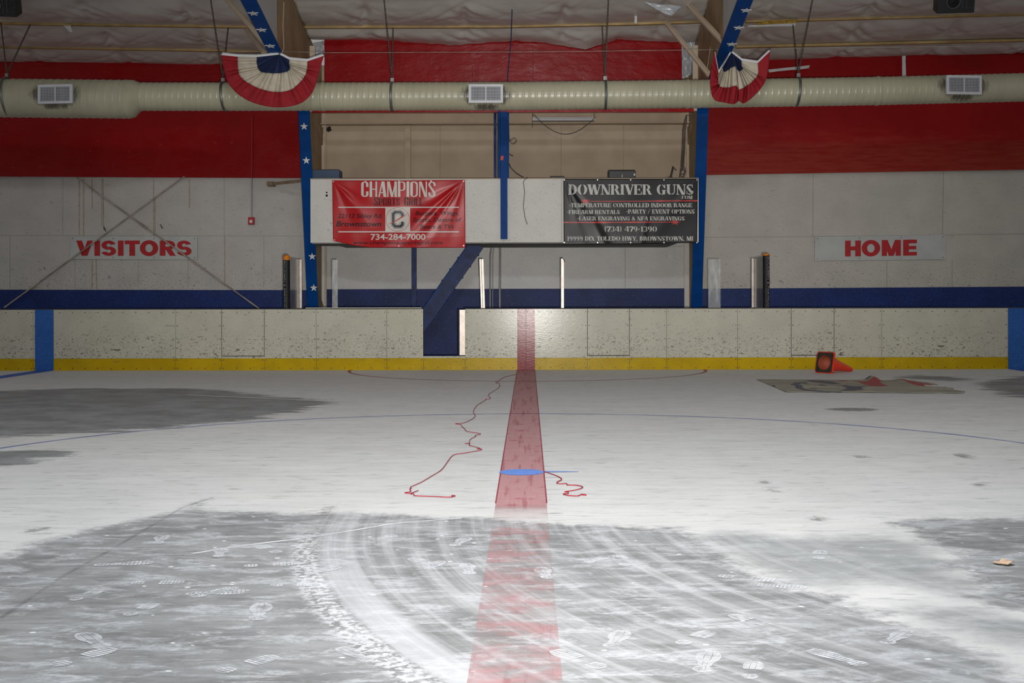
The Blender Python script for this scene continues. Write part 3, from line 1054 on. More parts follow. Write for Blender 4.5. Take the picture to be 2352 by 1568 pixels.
def ceiling_bay(x0, x1, pur, edge=None, seed=0, y_end=26.0):
    """billowing insulation sheet between purlins"""
    nx = int((x1 - x0) / 0.035)
    xs = np.linspace(x0, x1, nx)
    rows = []
    pl = sorted(pur, reverse=True)
    roofs = np.interp(xs, [p.x for p in _zx], [p.z for p in _zx])
    seams = np.arange(x0 + 1.15, x1, 1.83)
    for s_ in range(len(pl) - 1):
        ya, yb = pl[s_], pl[s_ + 1]
        for t_ in np.linspace(0, 1, 30, endpoint=(s_ == len(pl) - 2)):
            y = ya + (yb - ya) * t_
            bulge = math.sin(math.pi * t_) ** 0.95
            amp = 0.085 + 0.07 * (vnoise(xs * 0.55 + 3, np.full_like(xs, s_ * 3.7), seed) - 0.5)
            z = roofs + SL * (24.03 - y) - bulge * amp
            ds = np.min(np.abs(xs[None, :] - (seams[:, None] + 0.10 * t_)), 0) if len(seams) else np.full_like(xs, 9)
            z = z + 0.05 * np.exp(-(ds / 0.07) ** 2) * bulge
            w = np.sin((xs + 0.9 * t_) * 14 + 6 * vnoise(xs * 2, np.full_like(xs, y * 2), seed + 2)) * np.exp(-ds / 0.35)
            z = z + 0.016 * w * bulge
            z = z + 0.03 * bulge * np.exp(-(ds / 0.5)) * (vnoise(xs * 5 + 4 * t_, xs * 0 + t_ * 3 + s_, seed + 5) - 0.5)
            z = z + 0.028 * bulge * (fbm(xs * 1.3 + y * 1.6, y * 3.4 - xs * 0.9, 3, seed + 9) - 0.45)
            for sg in (-1, 1):
                uu = xs * 0.82 + sg * 0.57 * y
                vv = -sg * 0.57 * xs + 0.82 * y
                rg = 1 - np.abs(2 * vnoise(uu * 0.8 + 7 * sg, vv * 4.2, seed + 31 + sg) - 1)
                z = z + 0.024 * bulge * rg ** 3 * (0.15 + 1.4 * np.exp(-ds / 0.45))
            if edge is not None and y > 24.2:
                ez = np.interp(xs, [e[0] for e in edge], [e[1] for e in edge])
                k = (y - 24.2) / (pl[0] - 24.2)
                z = z * (1 - k) + (ez + 0.02 * (vnoise(xs * 9, 0 * xs, 4) - 0.5)) * k
            rows.append([(float(a), float(y), float(b)) for a, b in zip(xs, z)])
    mb = MB()
    mb.grid(rows)
    o = mb.build('ceiling', M['ceil'])
    md = o.modifiers.new('s', 'SOLIDIFY')
    md.thickness = 0.03
    md.offset = 1
    return struct(o)


PL = [26.0, 25.2, 24.03, 22.86, 21.69, 20.5, 18.5, 16.5]
ceiling_bay(-13.0, CXL - 0.03, PL, None, 3)
ceiling_bay(CXR + 0.03, 12.5, PL, None, 11)
ED = 24.74
edge = [(P(x, y, ED).x, P(x, y, ED).z) for x, y in ((640, 88), (700, 92), (860, 91), (950, 98), (1040, 105), (1110, 99), (1180, 94), (1240, 97), (1345, 115), (1420, 90), (1500, 96), (1570, 97), (1640, 95))]
ceiling_bay(CXL + 0.03, CXR - 0.03, [ED, 24.03, 22.86, 21.69, 20.5, 18.5, 16.5], edge, 23)
# crumpled plastic stuffed between the fascia and the right frame, and flaps of torn facing
M['film'] = simple('plastic_film', (0.42, 0.44, 0.47), 0.25, 0, 0.5, 0.15, 5, 0.6, 12)


def crumple(pxs, D, name, mat, label, cat, amp=0.04, seed=0, n=14, group=None):
    """quad patch from four pixel corners, crumpled"""
    c = [P(x, y, D) for x, y in pxs]
    rows = []
    for i in range(n + 1):
        r = []
        for j in range(n + 1):
            u, v = j / n, i / n
            p = c[0] * (1 - u) * (1 - v) + c[1] * u * (1 - v) + c[2] * u * v + c[3] * (1 - u) * v
            d = fbm(np.array([u * 4 + seed]), np.array([v * 4]), 3, seed)[0] - 0.45
            p = p + Vector((0, d * amp * 2, 0))
            r.append(p)
        rows.append(r)
    mb = MB()
    mb.grid(rows)
    o = mb.build(name, mat)
    o.modifiers.new('s', 'SOLIDIFY').thickness = 0.004
    return tag(o, label, cat, group)


crumple([(1566, 92), (1608, 86), (1603, 165), (1566, 182)], 24.95, 'plastic_sheet', M['film'], 'crumpled clear plastic stuffed between red fascia and right frame', 'plastic sheet', 0.12, 2)
crumple([(708, 100), (746, 94), (746, 130), (716, 132)], 24.95, 'plastic_sheet', M['film'], 'crumpled clear plastic beside the left frame, behind the wide bunting', 'plastic sheet', 0.10, 5)
crumple([(1478, 4), (1568, 14), (1544, 36), (1530, 34)], 23.0, 'torn_facing', M['film'], 'pale torn flap of ceiling sheet hanging near the right braces', 'torn sheet', 0.05, 8)
crumple([(1459, 0), (1464, 0), (1463, 54), (1457, 54)], 23.6, 'torn_facing', M['hem'], 'narrow white strip of torn sheet dangling over the red fascia', 'torn sheet', 0.02, 9)
crumple([(2072, 128), (2080, 128), (2081, 178), (2072, 178)], 25.7, 'torn_facing', M['hem'], 'narrow torn strip hanging in front of the red wall near the right vent', 'torn sheet', 0.02, 12)
crumple([(138, 50), (160, 50), (167, 74), (160, 74)], 24.02, 'torn_facing', M['hem'], 'little pale strip hanging off the left purlin near the speaker', 'torn sheet', 0.02, 14)
crumple([(1752, 50), (1832, 45), (1830, 56), (1718, 60)], 23.85, 'glass_wool', M['yellowwool'], 'yellow glass wool spilling from the ceiling beside the right rafter', 'insulation', 0.05, 16)
crumple([(1718, 58), (1830, 53), (1826, 60), (1716, 62)], 23.8, 'torn_facing', M['hem'], 'pale torn edge below the yellow glass wool', 'torn sheet', 0.03, 17)
crumple([(1764, 160), (1860, 150), (1858, 157), (1766, 166)], 25.7, 'torn_facing', M['hem'], 'ragged sheet edge lying along the red wall right of the gathered bunting', 'torn sheet', 0.03, 18)

# ---------------------------------------------------------------- air duct
DD = 22.0


def spiral(mb, pts, r, pitch, nseg, ridge, seed=0):
    """corrugated round duct along a polyline with helical seam ridges"""
    pts = [Vector(p) for p in pts]
    L = [0]
    for a, b in zip(pts[:-1], pts[1:]):
        L.append(L[-1] + (b - a).length)
    tot = L[-1]
    step = pitch / 8.0
    n = int(tot / step) + 1
    rows = []
    for i in range(n + 1):
        s_ = min(tot, i * step)
        k = max(j for j in range(len(L) - 1) if L[j] <= s_ + 1e-9)
        t_ = (s_ - L[k]) / (L[k + 1] - L[k])
        c = pts[k].lerp(pts[k + 1], t_)
        row = []
        for q in range(nseg + 1):
            a = 2 * math.pi * q / nseg
            ph = (s_ / pitch - a / (2 * math.pi)) % 1.0
            d = min(ph, 1 - ph)
            rr = r + ridge * math.exp(-(d / 0.10) ** 2)
            row.append((c.x, c.y + rr * math.sin(a), c.z + rr * math.cos(a)))
        rows.append(row)
    mb.grid(rows)


duct = thing('air_duct', P(1160, 221, DD), 'long cream spiral air duct hung across the hall in front of the red wall', 'air duct')
mb = MB()
spiral(mb, [P(-500, 220, DD), P(295, 228, DD)], 0.330, 0.13, 48, 0.010)
mb2 = mb.build('wide_section', M['duct'], duct)
mb3 = MB()
spiral(mb3, [P(318, 222, DD), P(742, 222, DD), P(1150, 221, DD), P(1580, 216, DD), P(2015, 209, DD), P(2352, 200.5, DD), P(2900, 188, DD)], 0.242, 0.11, 44, 0.008)
d2 = mb3.build('narrow_section', M['duct'], duct)
mb = MB()
rows = []
for px, cy, r in ((293, 228, 0.334), (296, 228, 0.336), (298, 227.8, 0.330), (308, 226.5, 0.322), (322, 222.2, 0.246), (325, 222, 0.246)):
    c = P(px, cy, DD)
    rows.append([(c.x + (0.10 * (1 if False else 0)), c.y + r * math.sin(a), c.z + r * math.cos(a)) for a in np.linspace(0, 2 * math.pi, 49)])
# eccentric reducer: flat top, sloping underside
for row in rows[2:]:
    pass
mb.grid(rows)
red = mb.build('reducer', simple('duct_plain', (0.38, 0.36, 0.26), 0.6, 0, 0.15, 0.08, 3), duct)
for i, px in enumerate((742, 1580, 2015)):
    cy = {742: 222, 1580: 216, 2015: 209}[px]
    c = P(px, cy, DD)
    mb = MB()
    mb.grid([[(c.x + dx, c.y + r * math.sin(a), c.z + r * math.cos(a)) for a in np.linspace(0, 2 * math.pi, 49)] for dx, r in ((-0.035, 0.244), (-0.03, 0.252), (0.03, 0.252), (0.035, 0.244))])
    for k in range(10):
        a = 2 * math.pi * k / 10
        mb.disc((c.x, c.y - 0.252 * math.cos(a), c.z + 0.252 * math.sin(a)), 0.008, (0, -math.cos(a), math.sin(a)), 6, 0.006)
    mb.build('joint_collar', M['duct'], duct)
for ob in (mb2, d2, red):
    me = ob.data
    co = np.empty(len(me.vertices) * 3)
    me.vertices.foreach_get('co', co)
    co = co.reshape(-1, 3) + np.array(duct['_o'])
    val = np.zeros(len(co))
    for vx, vy, w, h in ((127, 216, 82, 44), (1117, 215, 78, 42), (2215, 194, 84, 42)):
        c = P(vx, vy, DD - 0.3)
        dx = np.abs(co[:, 0] - c.x)
        dz = co[:, 2] - c.z
        val = np.maximum(val, np.exp(-np.maximum(0, dx - 0.30) / 0.2) * np.exp(-(dz / 0.2) ** 2) * (dx > 0.2))
        val = np.maximum(val, 0.9 * np.exp(-(dx / 0.25) ** 4) * np.exp(-((dz + 0.2) / 0.07) ** 2))
    at = me.attributes.new('soot', 'FLOAT', 'POINT')
    at.data.foreach_set('value', val.astype(np.float32))


def register(px, py, wpx, hpx, yaw, r):
    """supply register on the duct face"""
    c = P(px, py, DD - r - 0.04)
    w, h = wpx * DD / F, hpx * DD / F
    Rm = Matrix.Rotation(yaw, 3, 'Z')

    def q(u, d, v):
        p = Rm @ Vector((u, d, v))
        return c + p

    def bx(mb, u0, u1, d0, d1, v0, v1):
        a = [q(u0, d0, v0), q(u1, d0, v0), q(u1, d0, v1), q(u0, d0, v1)]
        b = [q(u0, d1, v0), q(u1, d1, v0), q(u1, d1, v1), q(u0, d1, v1)]
        mb.hexa(a, b)
    fwid = 0.042
    mb = MB()
    bx(mb, -w / 2, w / 2, -0.015, 0.03, h / 2 - fwid, h / 2)
    bx(mb, -w / 2, w / 2, -0.015, 0.03, -h / 2, -h / 2 + fwid)
    bx(mb, -w / 2, -w / 2 + fwid, -0.015, 0.03, -h / 2 + fwid, h / 2 - fwid)
    bx(mb, w / 2 - fwid, w / 2, -0.015, 0.03, -h / 2 + fwid, h / 2 - fwid)
    bx(mb, -0.012, 0.012, -0.013, 0.03, -h / 2 + fwid, h / 2 - fwid)
    f = mb.build('vent_frame', M['vent'], duct)
    mb = MB()
    bx(mb, -w / 2 + 0.03, w / 2 - 0.03, 0.005, 0.12, -h / 2 + 0.03, h / 2 - 0.03)
    mb.build('vent_neck', M['duct'], f)
    mb = MB()
    bx(mb, -w / 2 + 0.04, w / 2 - 0.04, 0.002, 0.004, -h / 2 + 0.04, h / 2 - 0.04)
    mb.build('vent_opening', M['dark'], f)
    mb = MB()
    nv, nh = 26, 9
    for k in range(nv):
        u = -w / 2 + fwid + (w - 2 * fwid) * (k + 0.5) / nv
        bx(mb, u - 0.0028, u + 0.0028, -0.006, 0.0, -h / 2 + fwid, h / 2 - fwid)
    for k in range(nh):
        v = -h / 2 + fwid + (h - 2 * fwid) * (k + 0.5) / nh
        bx(mb, -w / 2 + fwid, w / 2 - fwid, -0.008, -0.001, v - 0.0028, v + 0.0028)
    mb.build('vent_grille', M['vent'], f)


register(127, 216, 82, 43, -0.12, 0.34)
register(1116, 215, 78, 42, 0.0, 0.25)
register(2214, 195, 83, 43, 0.10, 0.25)


def chain_mesh(a, b):
    a, b = Vector(a), Vector(b)
    L = (b - a).length
    d = (b - a) / L
    n = int(L / 0.042)
    u = d.orthogonal().normalized()
    w = d.cross(u)
    mb = MB()
    for k in range(n):
        c = a + d * ((k + 0.5) * L / n)
        e = u if k % 2 else w
        pts = []
        for j in range(8):
            t_ = 2 * math.pi * j / 8
            pts.append(c + d * 0.029 * math.cos(t_) + e * 0.013 * math.sin(t_))
        mb.tube(pts, 0.0058, 4, closed=True)
    return mb


def hanger(px, cy, r, tops, label, lean=0.0):
    c = P(px, cy, DD)
    t = thing('duct_hanger', (c.x, c.y, c.z), label, 'duct hanger', 'hangers along the duct')
    mb = MB()
    hw = 0.022
    rows = [[], []]
    for a in np.linspace(-2.95, 2.95, 40):
        aa = math.pi + a - math.pi
        rows[0].append((c.x - hw + lean * math.cos(aa), c.y + (r + 0.011) * math.sin(aa), c.z + (r + 0.011) * math.cos(aa)))
        rows[1].append((c.x + hw + lean * math.cos(aa), c.y + (r + 0.011) * math.sin(aa), c.z + (r + 0.011) * math.cos(aa)))
    mb.grid(rows)
    o = mb.build('strap', M['strap'], t)
    o.modifiers.new('s', 'SOLIDIFY').thickness = 0.006
    top = Vector((c.x + lean, c.y, c.z + r + 0.012))
    mb = MB()
    mb.box(top.x - 0.03, top.x + 0.03, top.y - 0.02, top.y + 0.02, top.z - 0.01, top.z + 0.06)
    mb.build('clamp', M['strap'], t)
    for (tx, ty, td) in tops:
        q = P(tx, ty, td)
        chain_mesh(top + Vector((0, 0, 0.05)), q).build('chain', M['chain'], t)


hanger(20, 223, 0.336, [(2, 52, 23.9), (70, 55, 24.0)], 'duct strap with forked chains at the far left end of the duct', -0.03)
hanger(515, 222, 0.25, [(480, -25, 22.9), (524, 64, 24.0)], 'duct strap half covered by the wide bunting at its left corner', -0.02)
hanger(901, 222, 0.25, [(881, -12, 22.9), (903, 63, 24.0)], 'duct strap with chains left of the middle vent, over the red banner')
hanger(1390, 218, 0.25, [(1398, -12, 22.9), (1383, 58, 24.0)], 'duct strap with chains right of the middle vent, over the black banner')
hanger(1831, 211, 0.25, [(1868, -10, 22.9), (1820, 46, 24.0)], 'duct strap with forked chains right of the gathered bunting', 0.02)

# guy wire along the rafters and blue drop cable
mb = MB()
mb.tube([P(505, 120, 21.35), P(640, 118, 21.35), P(745, 121, 21.35), P(1200, 119.5, 21.35), P(1640, 114, 21.35), P(1770, 111, 21.35), P(2500, 104, 21.35)], 0.004, 6)
tag(mb.build('guy_wire', M['rod']), 'thin level wire that the two buntings hang from', 'wire')
mb = MB()
mb.tube([P(1176, -20, 23.0), P(1176, 30, 23.2), P(1174, 90, 23.6), P(1170, 130, 23.8), P(1165, 190, 24.0)], 0.009, 6)
tag(mb.build('drop_cable', M['cableblue']), 'dark blue cable dropping from the ceiling behind the duct by the middle vent', 'cable')
mb = MB()
mb.tube([P(652, 5, 21.2), P(650, 60, 21.25), P(652, 110, 21.3), P(648, 121, 21.3)], 0.005, 5)
tag(mb.build('loose_cord', M['beigelt']), 'thin pale cord hanging down beside the left starred rafter', 'cord')
mb = MB()
mb.tube([P(1640, 20, 23.0), P(1637, 60, 23.0), P(1630, 120, 22.8), P(1622, 175, 22.6)], 0.005, 5)
tag(mb.build('loose_cord', M['beigelt']), 'thin pale cord hanging down behind the gathered bunting', 'cord')

# ---------------------------------------------------------------- buntings
def catmull(P0, P1, P2, P3, t):
    return 0.5 * ((2 * P1) + (-P0 + P2) * t + (2 * P0 - 5 * P1 + 4 * P2 - P3) * t * t + (-P0 + 3 * P1 - 3 * P2 + P3) * t ** 3)


def bunting(rays, D, pleats, label, pins, amp):
    c0 = P(rays[0][0][0], rays[0][0][1], D)
    t = thing('bunting', tuple(c0), label, 'bunting')
    A = np.array(rays, float)       # (n,4,2)
    n = len(A)
    NT_ = (n - 1) * 18
    rings = []
    for k in range(NT_ + 1):
        u = k / NT_ * (n - 1)
        i = min(n - 2, int(u))
        f = u - i
        pr = catmull(A[max(0, i - 1)], A[i], A[i + 1], A[min(n - 1, i + 2)], f)
        rings.append(pr)
    rings = np.array(rings)

    def pt(k, s_):
        # s_ in 0..3 along blue, white, red
        i = min(2, int(s_))
        f = s_ - i
        p = rings[k][i] * (1 - f) + rings[k][i + 1] * f
        tt = k / NT_
        env = min(1, 0.2 + s_ / 1.2) * (1 - 0.45 * max(0, s_ - 2))
        hemk = min(1.0, min(tt, 1 - tt) * 9)
        d = amp * env * hemk * (math.sin(2 * math.pi * pleats * tt) + 0.45 * math.sin(2 * math.pi * pleats * 1.73 * tt + 1.3 + s_ * 0.5))
        return P(p[0], p[1], D + d)
    for nm, s0, s1, mt in (('blue_center', 0.0, 1.0, 'bunblue'), ('white_band', 1.0, 2.0, 'bunwhite'), ('red_band', 2.0, 3.0, 'bunred')):
        mb = MB()
        mb.grid([[pt(k, s0 + (s1 - s0) * j / 8) for k in range(NT_ + 1)] for j in range(9)])
        o = mb.build(nm, M[mt], t)
        o.modifiers.new('s', 'SOLIDIFY').thickness = 0.005
    # hem tape along both top edges
    mb = MB()
    for k in (0, NT_):
        top = [pt(k, s_) + Vector((0, -0.012, 0.012)) for s_ in np.linspace(0, 3, 25)]
        mb.grid([top, [p + Vector((0, -0.004, -0.045)) for p in top]])
    o = mb.build('hem_tape', M['hem'], t)
    o.modifiers.new('s', 'SOLIDIFY').thickness = 0.006
    for px, py in pins:
        c = P(px, py, D - 0.03)
        mb = MB()
        pts = [c + Vector((0.014 * math.cos(a), 0, 0.014 * math.sin(a))) for a in np.linspace(0, 2 * math.pi, 12, endpoint=False)]
        mb.tube(pts, 0.006, 6, closed=True)
        mb.build('grommet', M['black'], t)
    return t


bunting([[(642, 121), (590, 127), (546, 126), (507, 122)], [(642, 122), (590, 147), (546, 150), (512, 150)], [(642, 123), (597, 163), (553, 177), (527, 195)],
         [(641, 124), (612, 167), (588, 200), (566, 229)], [(642, 124), (638, 168), (630, 211), (625, 246)], [(642, 124), (660, 164), (668, 206), (684, 240)],
         [(642, 124), (666, 155), (696, 181), (717, 213)], [(642, 123), (664, 148), (705, 160), (733, 165)], [(642, 121), (665, 133), (706, 137), (745, 124)]],
        21.25, 12, 'wide red, cream and navy fan bunting on the left starred rafter', [(508, 122), (642, 122), (744, 124)], 0.03)
bunting([[(1679, 117), (1663, 143), (1650, 164), (1641, 116)], [(1679, 118), (1659, 150), (1649, 176), (1635, 150)], [(1679, 118), (1660, 158), (1650, 190), (1631, 193)],
         [(1680, 120), (1665, 165), (1655, 199), (1640, 228)], [(1681, 120), (1676, 158), (1672, 201), (1666, 236)], [(1682, 120), (1688, 152), (1692, 197), (1686, 239)],
         [(1683, 120), (1692, 159), (1696, 206), (1697, 232)], [(1683, 120), (1699, 163), (1714, 198), (1710, 237)], [(1683, 120), (1706, 158), (1728, 187), (1738, 214)],
         [(1683, 120), (1703, 149), (1741, 170), (1760, 180)], [(1680, 117), (1704, 136), (1740, 141), (1769, 113)]],
        21.25, 9, 'narrow gathered red, cream and navy bunting on the right starred rafter', [(1641, 116), (1679, 117), (1768, 113)], 0.05)

# ---------------------------------------------------------------- speakers
def speaker(px, py, D, yaw, label):
    c = P(px, py, D)
    t = thing('loudspeaker', tuple(c), label, 'loudspeaker')
    Rm = Matrix.Rotation(yaw, 3, 'Z') @ Matrix.Rotation(math.radians(22), 3, 'X')

    def q(u, d, v):
        return c + Rm @ Vector((u, d, v))

    def bx(mb, u0, u1, d0, d1, v0, v1):
        mb.hexa([q(u0, d0, v0), q(u1, d0, v0), q(u1, d0, v1), q(u0, d0, v1)], [q(u0, d1, v0), q(u1, d1, v0), q(u1, d1, v1), q(u0, d1, v1)])
    mb = MB()
    bx(mb, -0.32, 0.32, 0.0, 0.38, -0.26, 0.30)
    mb.build('cabinet', M['black'], t, 0.01)
    mt = M['spk'] if 'spk' in M else M.setdefault('spk', simple('speaker_grey', (0.06, 0.065, 0.065), 0.4))
    mb = MB()
    mb.tube([q(-0.05 + 0.115 * math.cos(a), -0.01, -0.06 + 0.115 * math.sin(a)) for a in np.linspace(0, 2 * math.pi, 28, endpoint=False)], 0.016, 6, closed=True)
    mb.build('woofer_ring', mt, t)
    mb = MB()
    rows = []
    for r, d in ((0.115, -0.002), (0.09, 0.0), (0.03, -0.004), (0.0, -0.012)):
        rows.append([q(-0.05 + r * math.cos(a), d - 0.002, -0.06 + r * math.sin(a)) for a in np.linspace(0, 2 * math.pi, 25)])
    mb.grid(rows)
    mb.build('woofer', M['pad'], t)
    for u0, u1, v0, v1 in ((0.10, 0.17, -0.19, 0.14), (0.19, 0.28, -0.17, -0.06), (0.19, 0.28, -0.03, 0.09)):
        mb = MB()
        mb.tube([q(u0, -0.008, v0), q(u1, -0.008, v0), q(u1, -0.008, v1), q(u0, -0.008, v1)], 0.008, 4, closed=True, smooth=False)
        mb.build('horn', mt, t)
    for s_ in (-0.3, 0.3):
        mb = MB()
        a = q(s_, 0.2, 0.3)
        mb.tube([a, (a.x, a.y, roof_z(a.x, a.y) - 0.1)], 0.008, 6)
        mb.build('hanging_rod', M['chain'], t)


speaker(2197, -4, 22.3, -0.12, 'black loudspeaker hanging from the ceiling over the HOME side')
speaker(-8, 4, 22.3, 0.12, 'black loudspeaker hanging from the ceiling over the VISITORS side')

# ---------------------------------------------------------------- text
def text_mesh(s_, bold=0.0, shear=0.0, spacing=1.0):
    cu = bpy.data.curves.new('t', 'FONT')
    cu.body = s_
    cu.size = 1.0
    cu.offset = bold
    cu.shear = shear
    cu.space_character = spacing
    cu.fill_mode = 'FRONT'
    cu.resolution_u = 4
    o = bpy.data.objects.new('t', cu)
    COL.objects.link(o)
    dg = bpy.context.evaluated_depsgraph_get()
    dg.update()
    me = bpy.data.meshes.new_from_object(o.evaluated_get(dg))
    v = [(p.co.x, p.co.y) for p in me.vertices]
    f = [tuple(p.vertices) for p in me.polygons]
    bpy.data.objects.remove(o)
    bpy.data.curves.remove(cu)
    bpy.data.meshes.remove(me)
    return v, f


def rect(x0, y0, x1, y1):
    return [(x0, y0), (x1, y0), (x1, y1), (x0, y1)]


def ring(cx, cy, rx, ry, tx, ty, a0, a1, n=10):
    out = []
    for k in range(n):
        b = [math.radians(a0 + (a1 - a0) * (k + e) / n) for e in (0, 1)]
        out.append([(cx + rx * math.cos(b[0]), cy + ry * math.sin(b[0])), (cx + rx * math.cos(b[1]), cy + ry * math.sin(b[1])),
                    (cx + (rx - tx) * math.cos(b[1]), cy + (ry - ty) * math.sin(b[1])), (cx + (rx - tx) * math.cos(b[0]), cy + (ry - ty) * math.sin(b[0]))])
    return out


def diag(x0, y0, x1, y1, w):
    return [(x0, y0), (x0 + w, y0), (x1 + w, y1), (x1, y1)]


def ST(x, w=0.24):
    return [rect(x, 0, x + w, 1), rect(x - .05, 0, x + w + .05, .07), rect(x - .05, .93, x + w + .05, 1)]


SG = {
    'A': (.90, [diag(.0, 0, .33, 1, .09), diag(.36, 1, .58, 0, .26), rect(.2, .27, .5, .34), rect(-.02, 0, .2, .06), rect(.52, 0, .9, .06)]),
    'B': (.80, ST(.05) + ring(.36, .745, .32, .255, .21, .07, -90, 90) + ring(.36, .27, .38, .27, .23, .07, -90, 90)),
    'C': (.84, ring(.42, .5, .4, .5, .24, .07, 97, 263) + ring(.47, .5, .33, .5, .1, .08, 15, 82) + ring(.47, .5, .33, .5, .1, .08, -82, -20) + [rect(.72, .58, .8, .98)]),
    'D': (.86, ST(.05) + ring(.36, .5, .45, .5, .25, .07, -90, 90)),
    'E': (.80, ST(.05) + [rect(.36, .93, .74, 1), rect(.36, 0, .74, .07), rect(.66, .7, .74, 1), rect(.66, 0, .74, .3), rect(.36, .46, .56, .54), rect(.5, .36, .57, .64)]),
    'F': (.76, ST(.05) + [rect(.36, .93, .72, 1), rect(.64, .68, .72, 1), rect(.36, .46, .56, .54), rect(.5, .36, .57, .64)]),
    'G': (.92, ring(.42, .5, .4, .5, .24, .07, 97, 263) + ring(.47, .5, .33, .5, .1, .08, 20, 82) + [rect(.72, .62, .8, .98), rect(.56, .03, .8, .42), rect(.5, .38, .88, .45), rect(.46, 0, .62, .07)]),
    'H': (.96, ST(.05) + ST(.60) + [rect(.34, .46, .55, .54)]),
    'I': (.40, ST(.06)),
    'L': (.78, ST(.05) + [rect(.36, 0, .72, .07), rect(.64, 0, .72, .34)]),
    'M': (1.10, [rect(.1, 0, .18, 1), rect(.0, 0, .28, .06), diag(.06, 1, .42, 0, .26), diag(.72, 1, .52, 0, .09)] + ST(.76)),
    'N': (.92, [rect(.1, 0, .18, 1), rect(.0, 0, .28, .06), diag(.02, 1, .54, 0, .26), rect(.74, 0, .82, 1), rect(.64, .94, .92, 1)]),
    'O': (.92, ring(.41, .5, .4, .5, .25, .07, 97, 263) + ring(.5, .5, .4, .5, .25, .07, -83, 83)),
    'P': (.78, ST(.05) + ring(.36, .7, .37, .3, .23, .07, -90, 90)),
    'R': (.90, ST(.05) + ring(.36, .72, .36, .28, .23, .07, -90, 90) + [diag(.40, .46, .60, 0, .24), rect(.6, 0, .9, .06)]),
    'S': (.74, ring(.36, .73, .30, .27, .17, .08, 40, 200) + [diag(.06, .68, .36, .20, .28)] + ring(.38, .27, .31, .27, .17, .08, -140, 20) + [rect(.56, .68, .63, .98), rect(.06, .02, .13, .32)]),
    'T': (.84, ST(.29) + [rect(.02, .93, .22, 1), rect(.60, .93, .80, 1), rect(.02, .66, .1, 1), rect(.72, .66, .8, 1)]),
    'U': (.90, [rect(.06, .28, .30, 1), rect(0, .93, .36, 1), rect(.70, .28, .78, 1), rect(.60, .93, .88, 1)] + ring(.42, .3, .36, .3, .24, .08, 180, 262) + ring(.44, .3, .34, .3, .08, .08, 278, 360)),
    'V': (.86, [diag(.04, 1, .34, 0, .27), diag(.72, 1, .45, 0, .09), rect(-.02, .94, .38, 1), rect(.62, .94, .88, 1)]),
    'W': (1.26, [diag(.04, 1, .26, 0, .26), diag(.52, 1, .38, 0, .09), diag(.50, 1, .72, 0, .26), diag(1.12, 1, .86, 0, .09), rect(-.02, .94, .36, 1), rect(1.02, .94, 1.28, 1)]),
    'X': (.88, [diag(.04, 1, .54, 0, .28), diag(.70, 1, .48, .56, .1), diag(.36, .44, .08, 0, .1), rect(0, .94, .36, 1), rect(.5, 0, .88, .06)]),
    'Y': (.86, [diag(.02, 1, .28, .45, .27), diag(.72, 1, .52, .45, .09), rect(.29, 0, .55, .42), rect(.22, 0, .62, .06), rect(.62, .94, .88, 1)]),
    '0': (.76, ring(.35, .5, .33, .5, .2, .07, 97, 263) + ring(.42, .5, .33, .5, .2, .07, -83, 83)),
    '1': (.50, [rect(.14, 0, .36, 1), rect(.04, 0, .46, .07), rect(.05, .82, .16, .92)]),
    '3': (.70, ring(.30, .73, .30, .27, .17, .08, -70, 150) + ring(.30, .27, .33, .27, .18, .08, -150, 70)),
    '4': (.76, [rect(.42, 0, .64, 1), diag(.36, 1, .0, .32, .09), rect(.0, .25, .38, .33), rect(.64, .25, .74, .33)]),
    '7': (.68, [rect(.03, .84, .64, 1), diag(.46, .82, .16, 0, .24), rect(.03, .66, .1, 1)]),
    '9': (.74, ring(.33, .68, .31, .32, .18, .08, 0, 360, 18) + ring(.31, .5, .34, .5, .18, .08, -100, 10)),
    '&': (.92, ring(.36, .77, .22, .23, .11, .07, 0, 360, 16) + ring(.34, .27, .32, .27, .16, .08, 40, 330, 14) + [diag(.22, .72, .62, 0, .22), rect(.62, .38, .88, .45)]),
    '-': (.42, [rect(.05, .40, .36, .52)]), '.': (.26, [rect(.05, 0, .2, .16)]), ',': (.28, [rect(.05, 0, .2, .16), diag(.11, 0, .05, -.16, .08)]),
    '/': (.60, [diag(.0, 0, .42, 1, .1)]), '(': (.40, ring(.42, .5, .34, .62, .15, .06, 118, 242)), ')': (.40, ring(-.04, .5, .34, .62, .15, .06, -62, 62)), ' ': (.42, []),
}
w_, hh = .14, .06
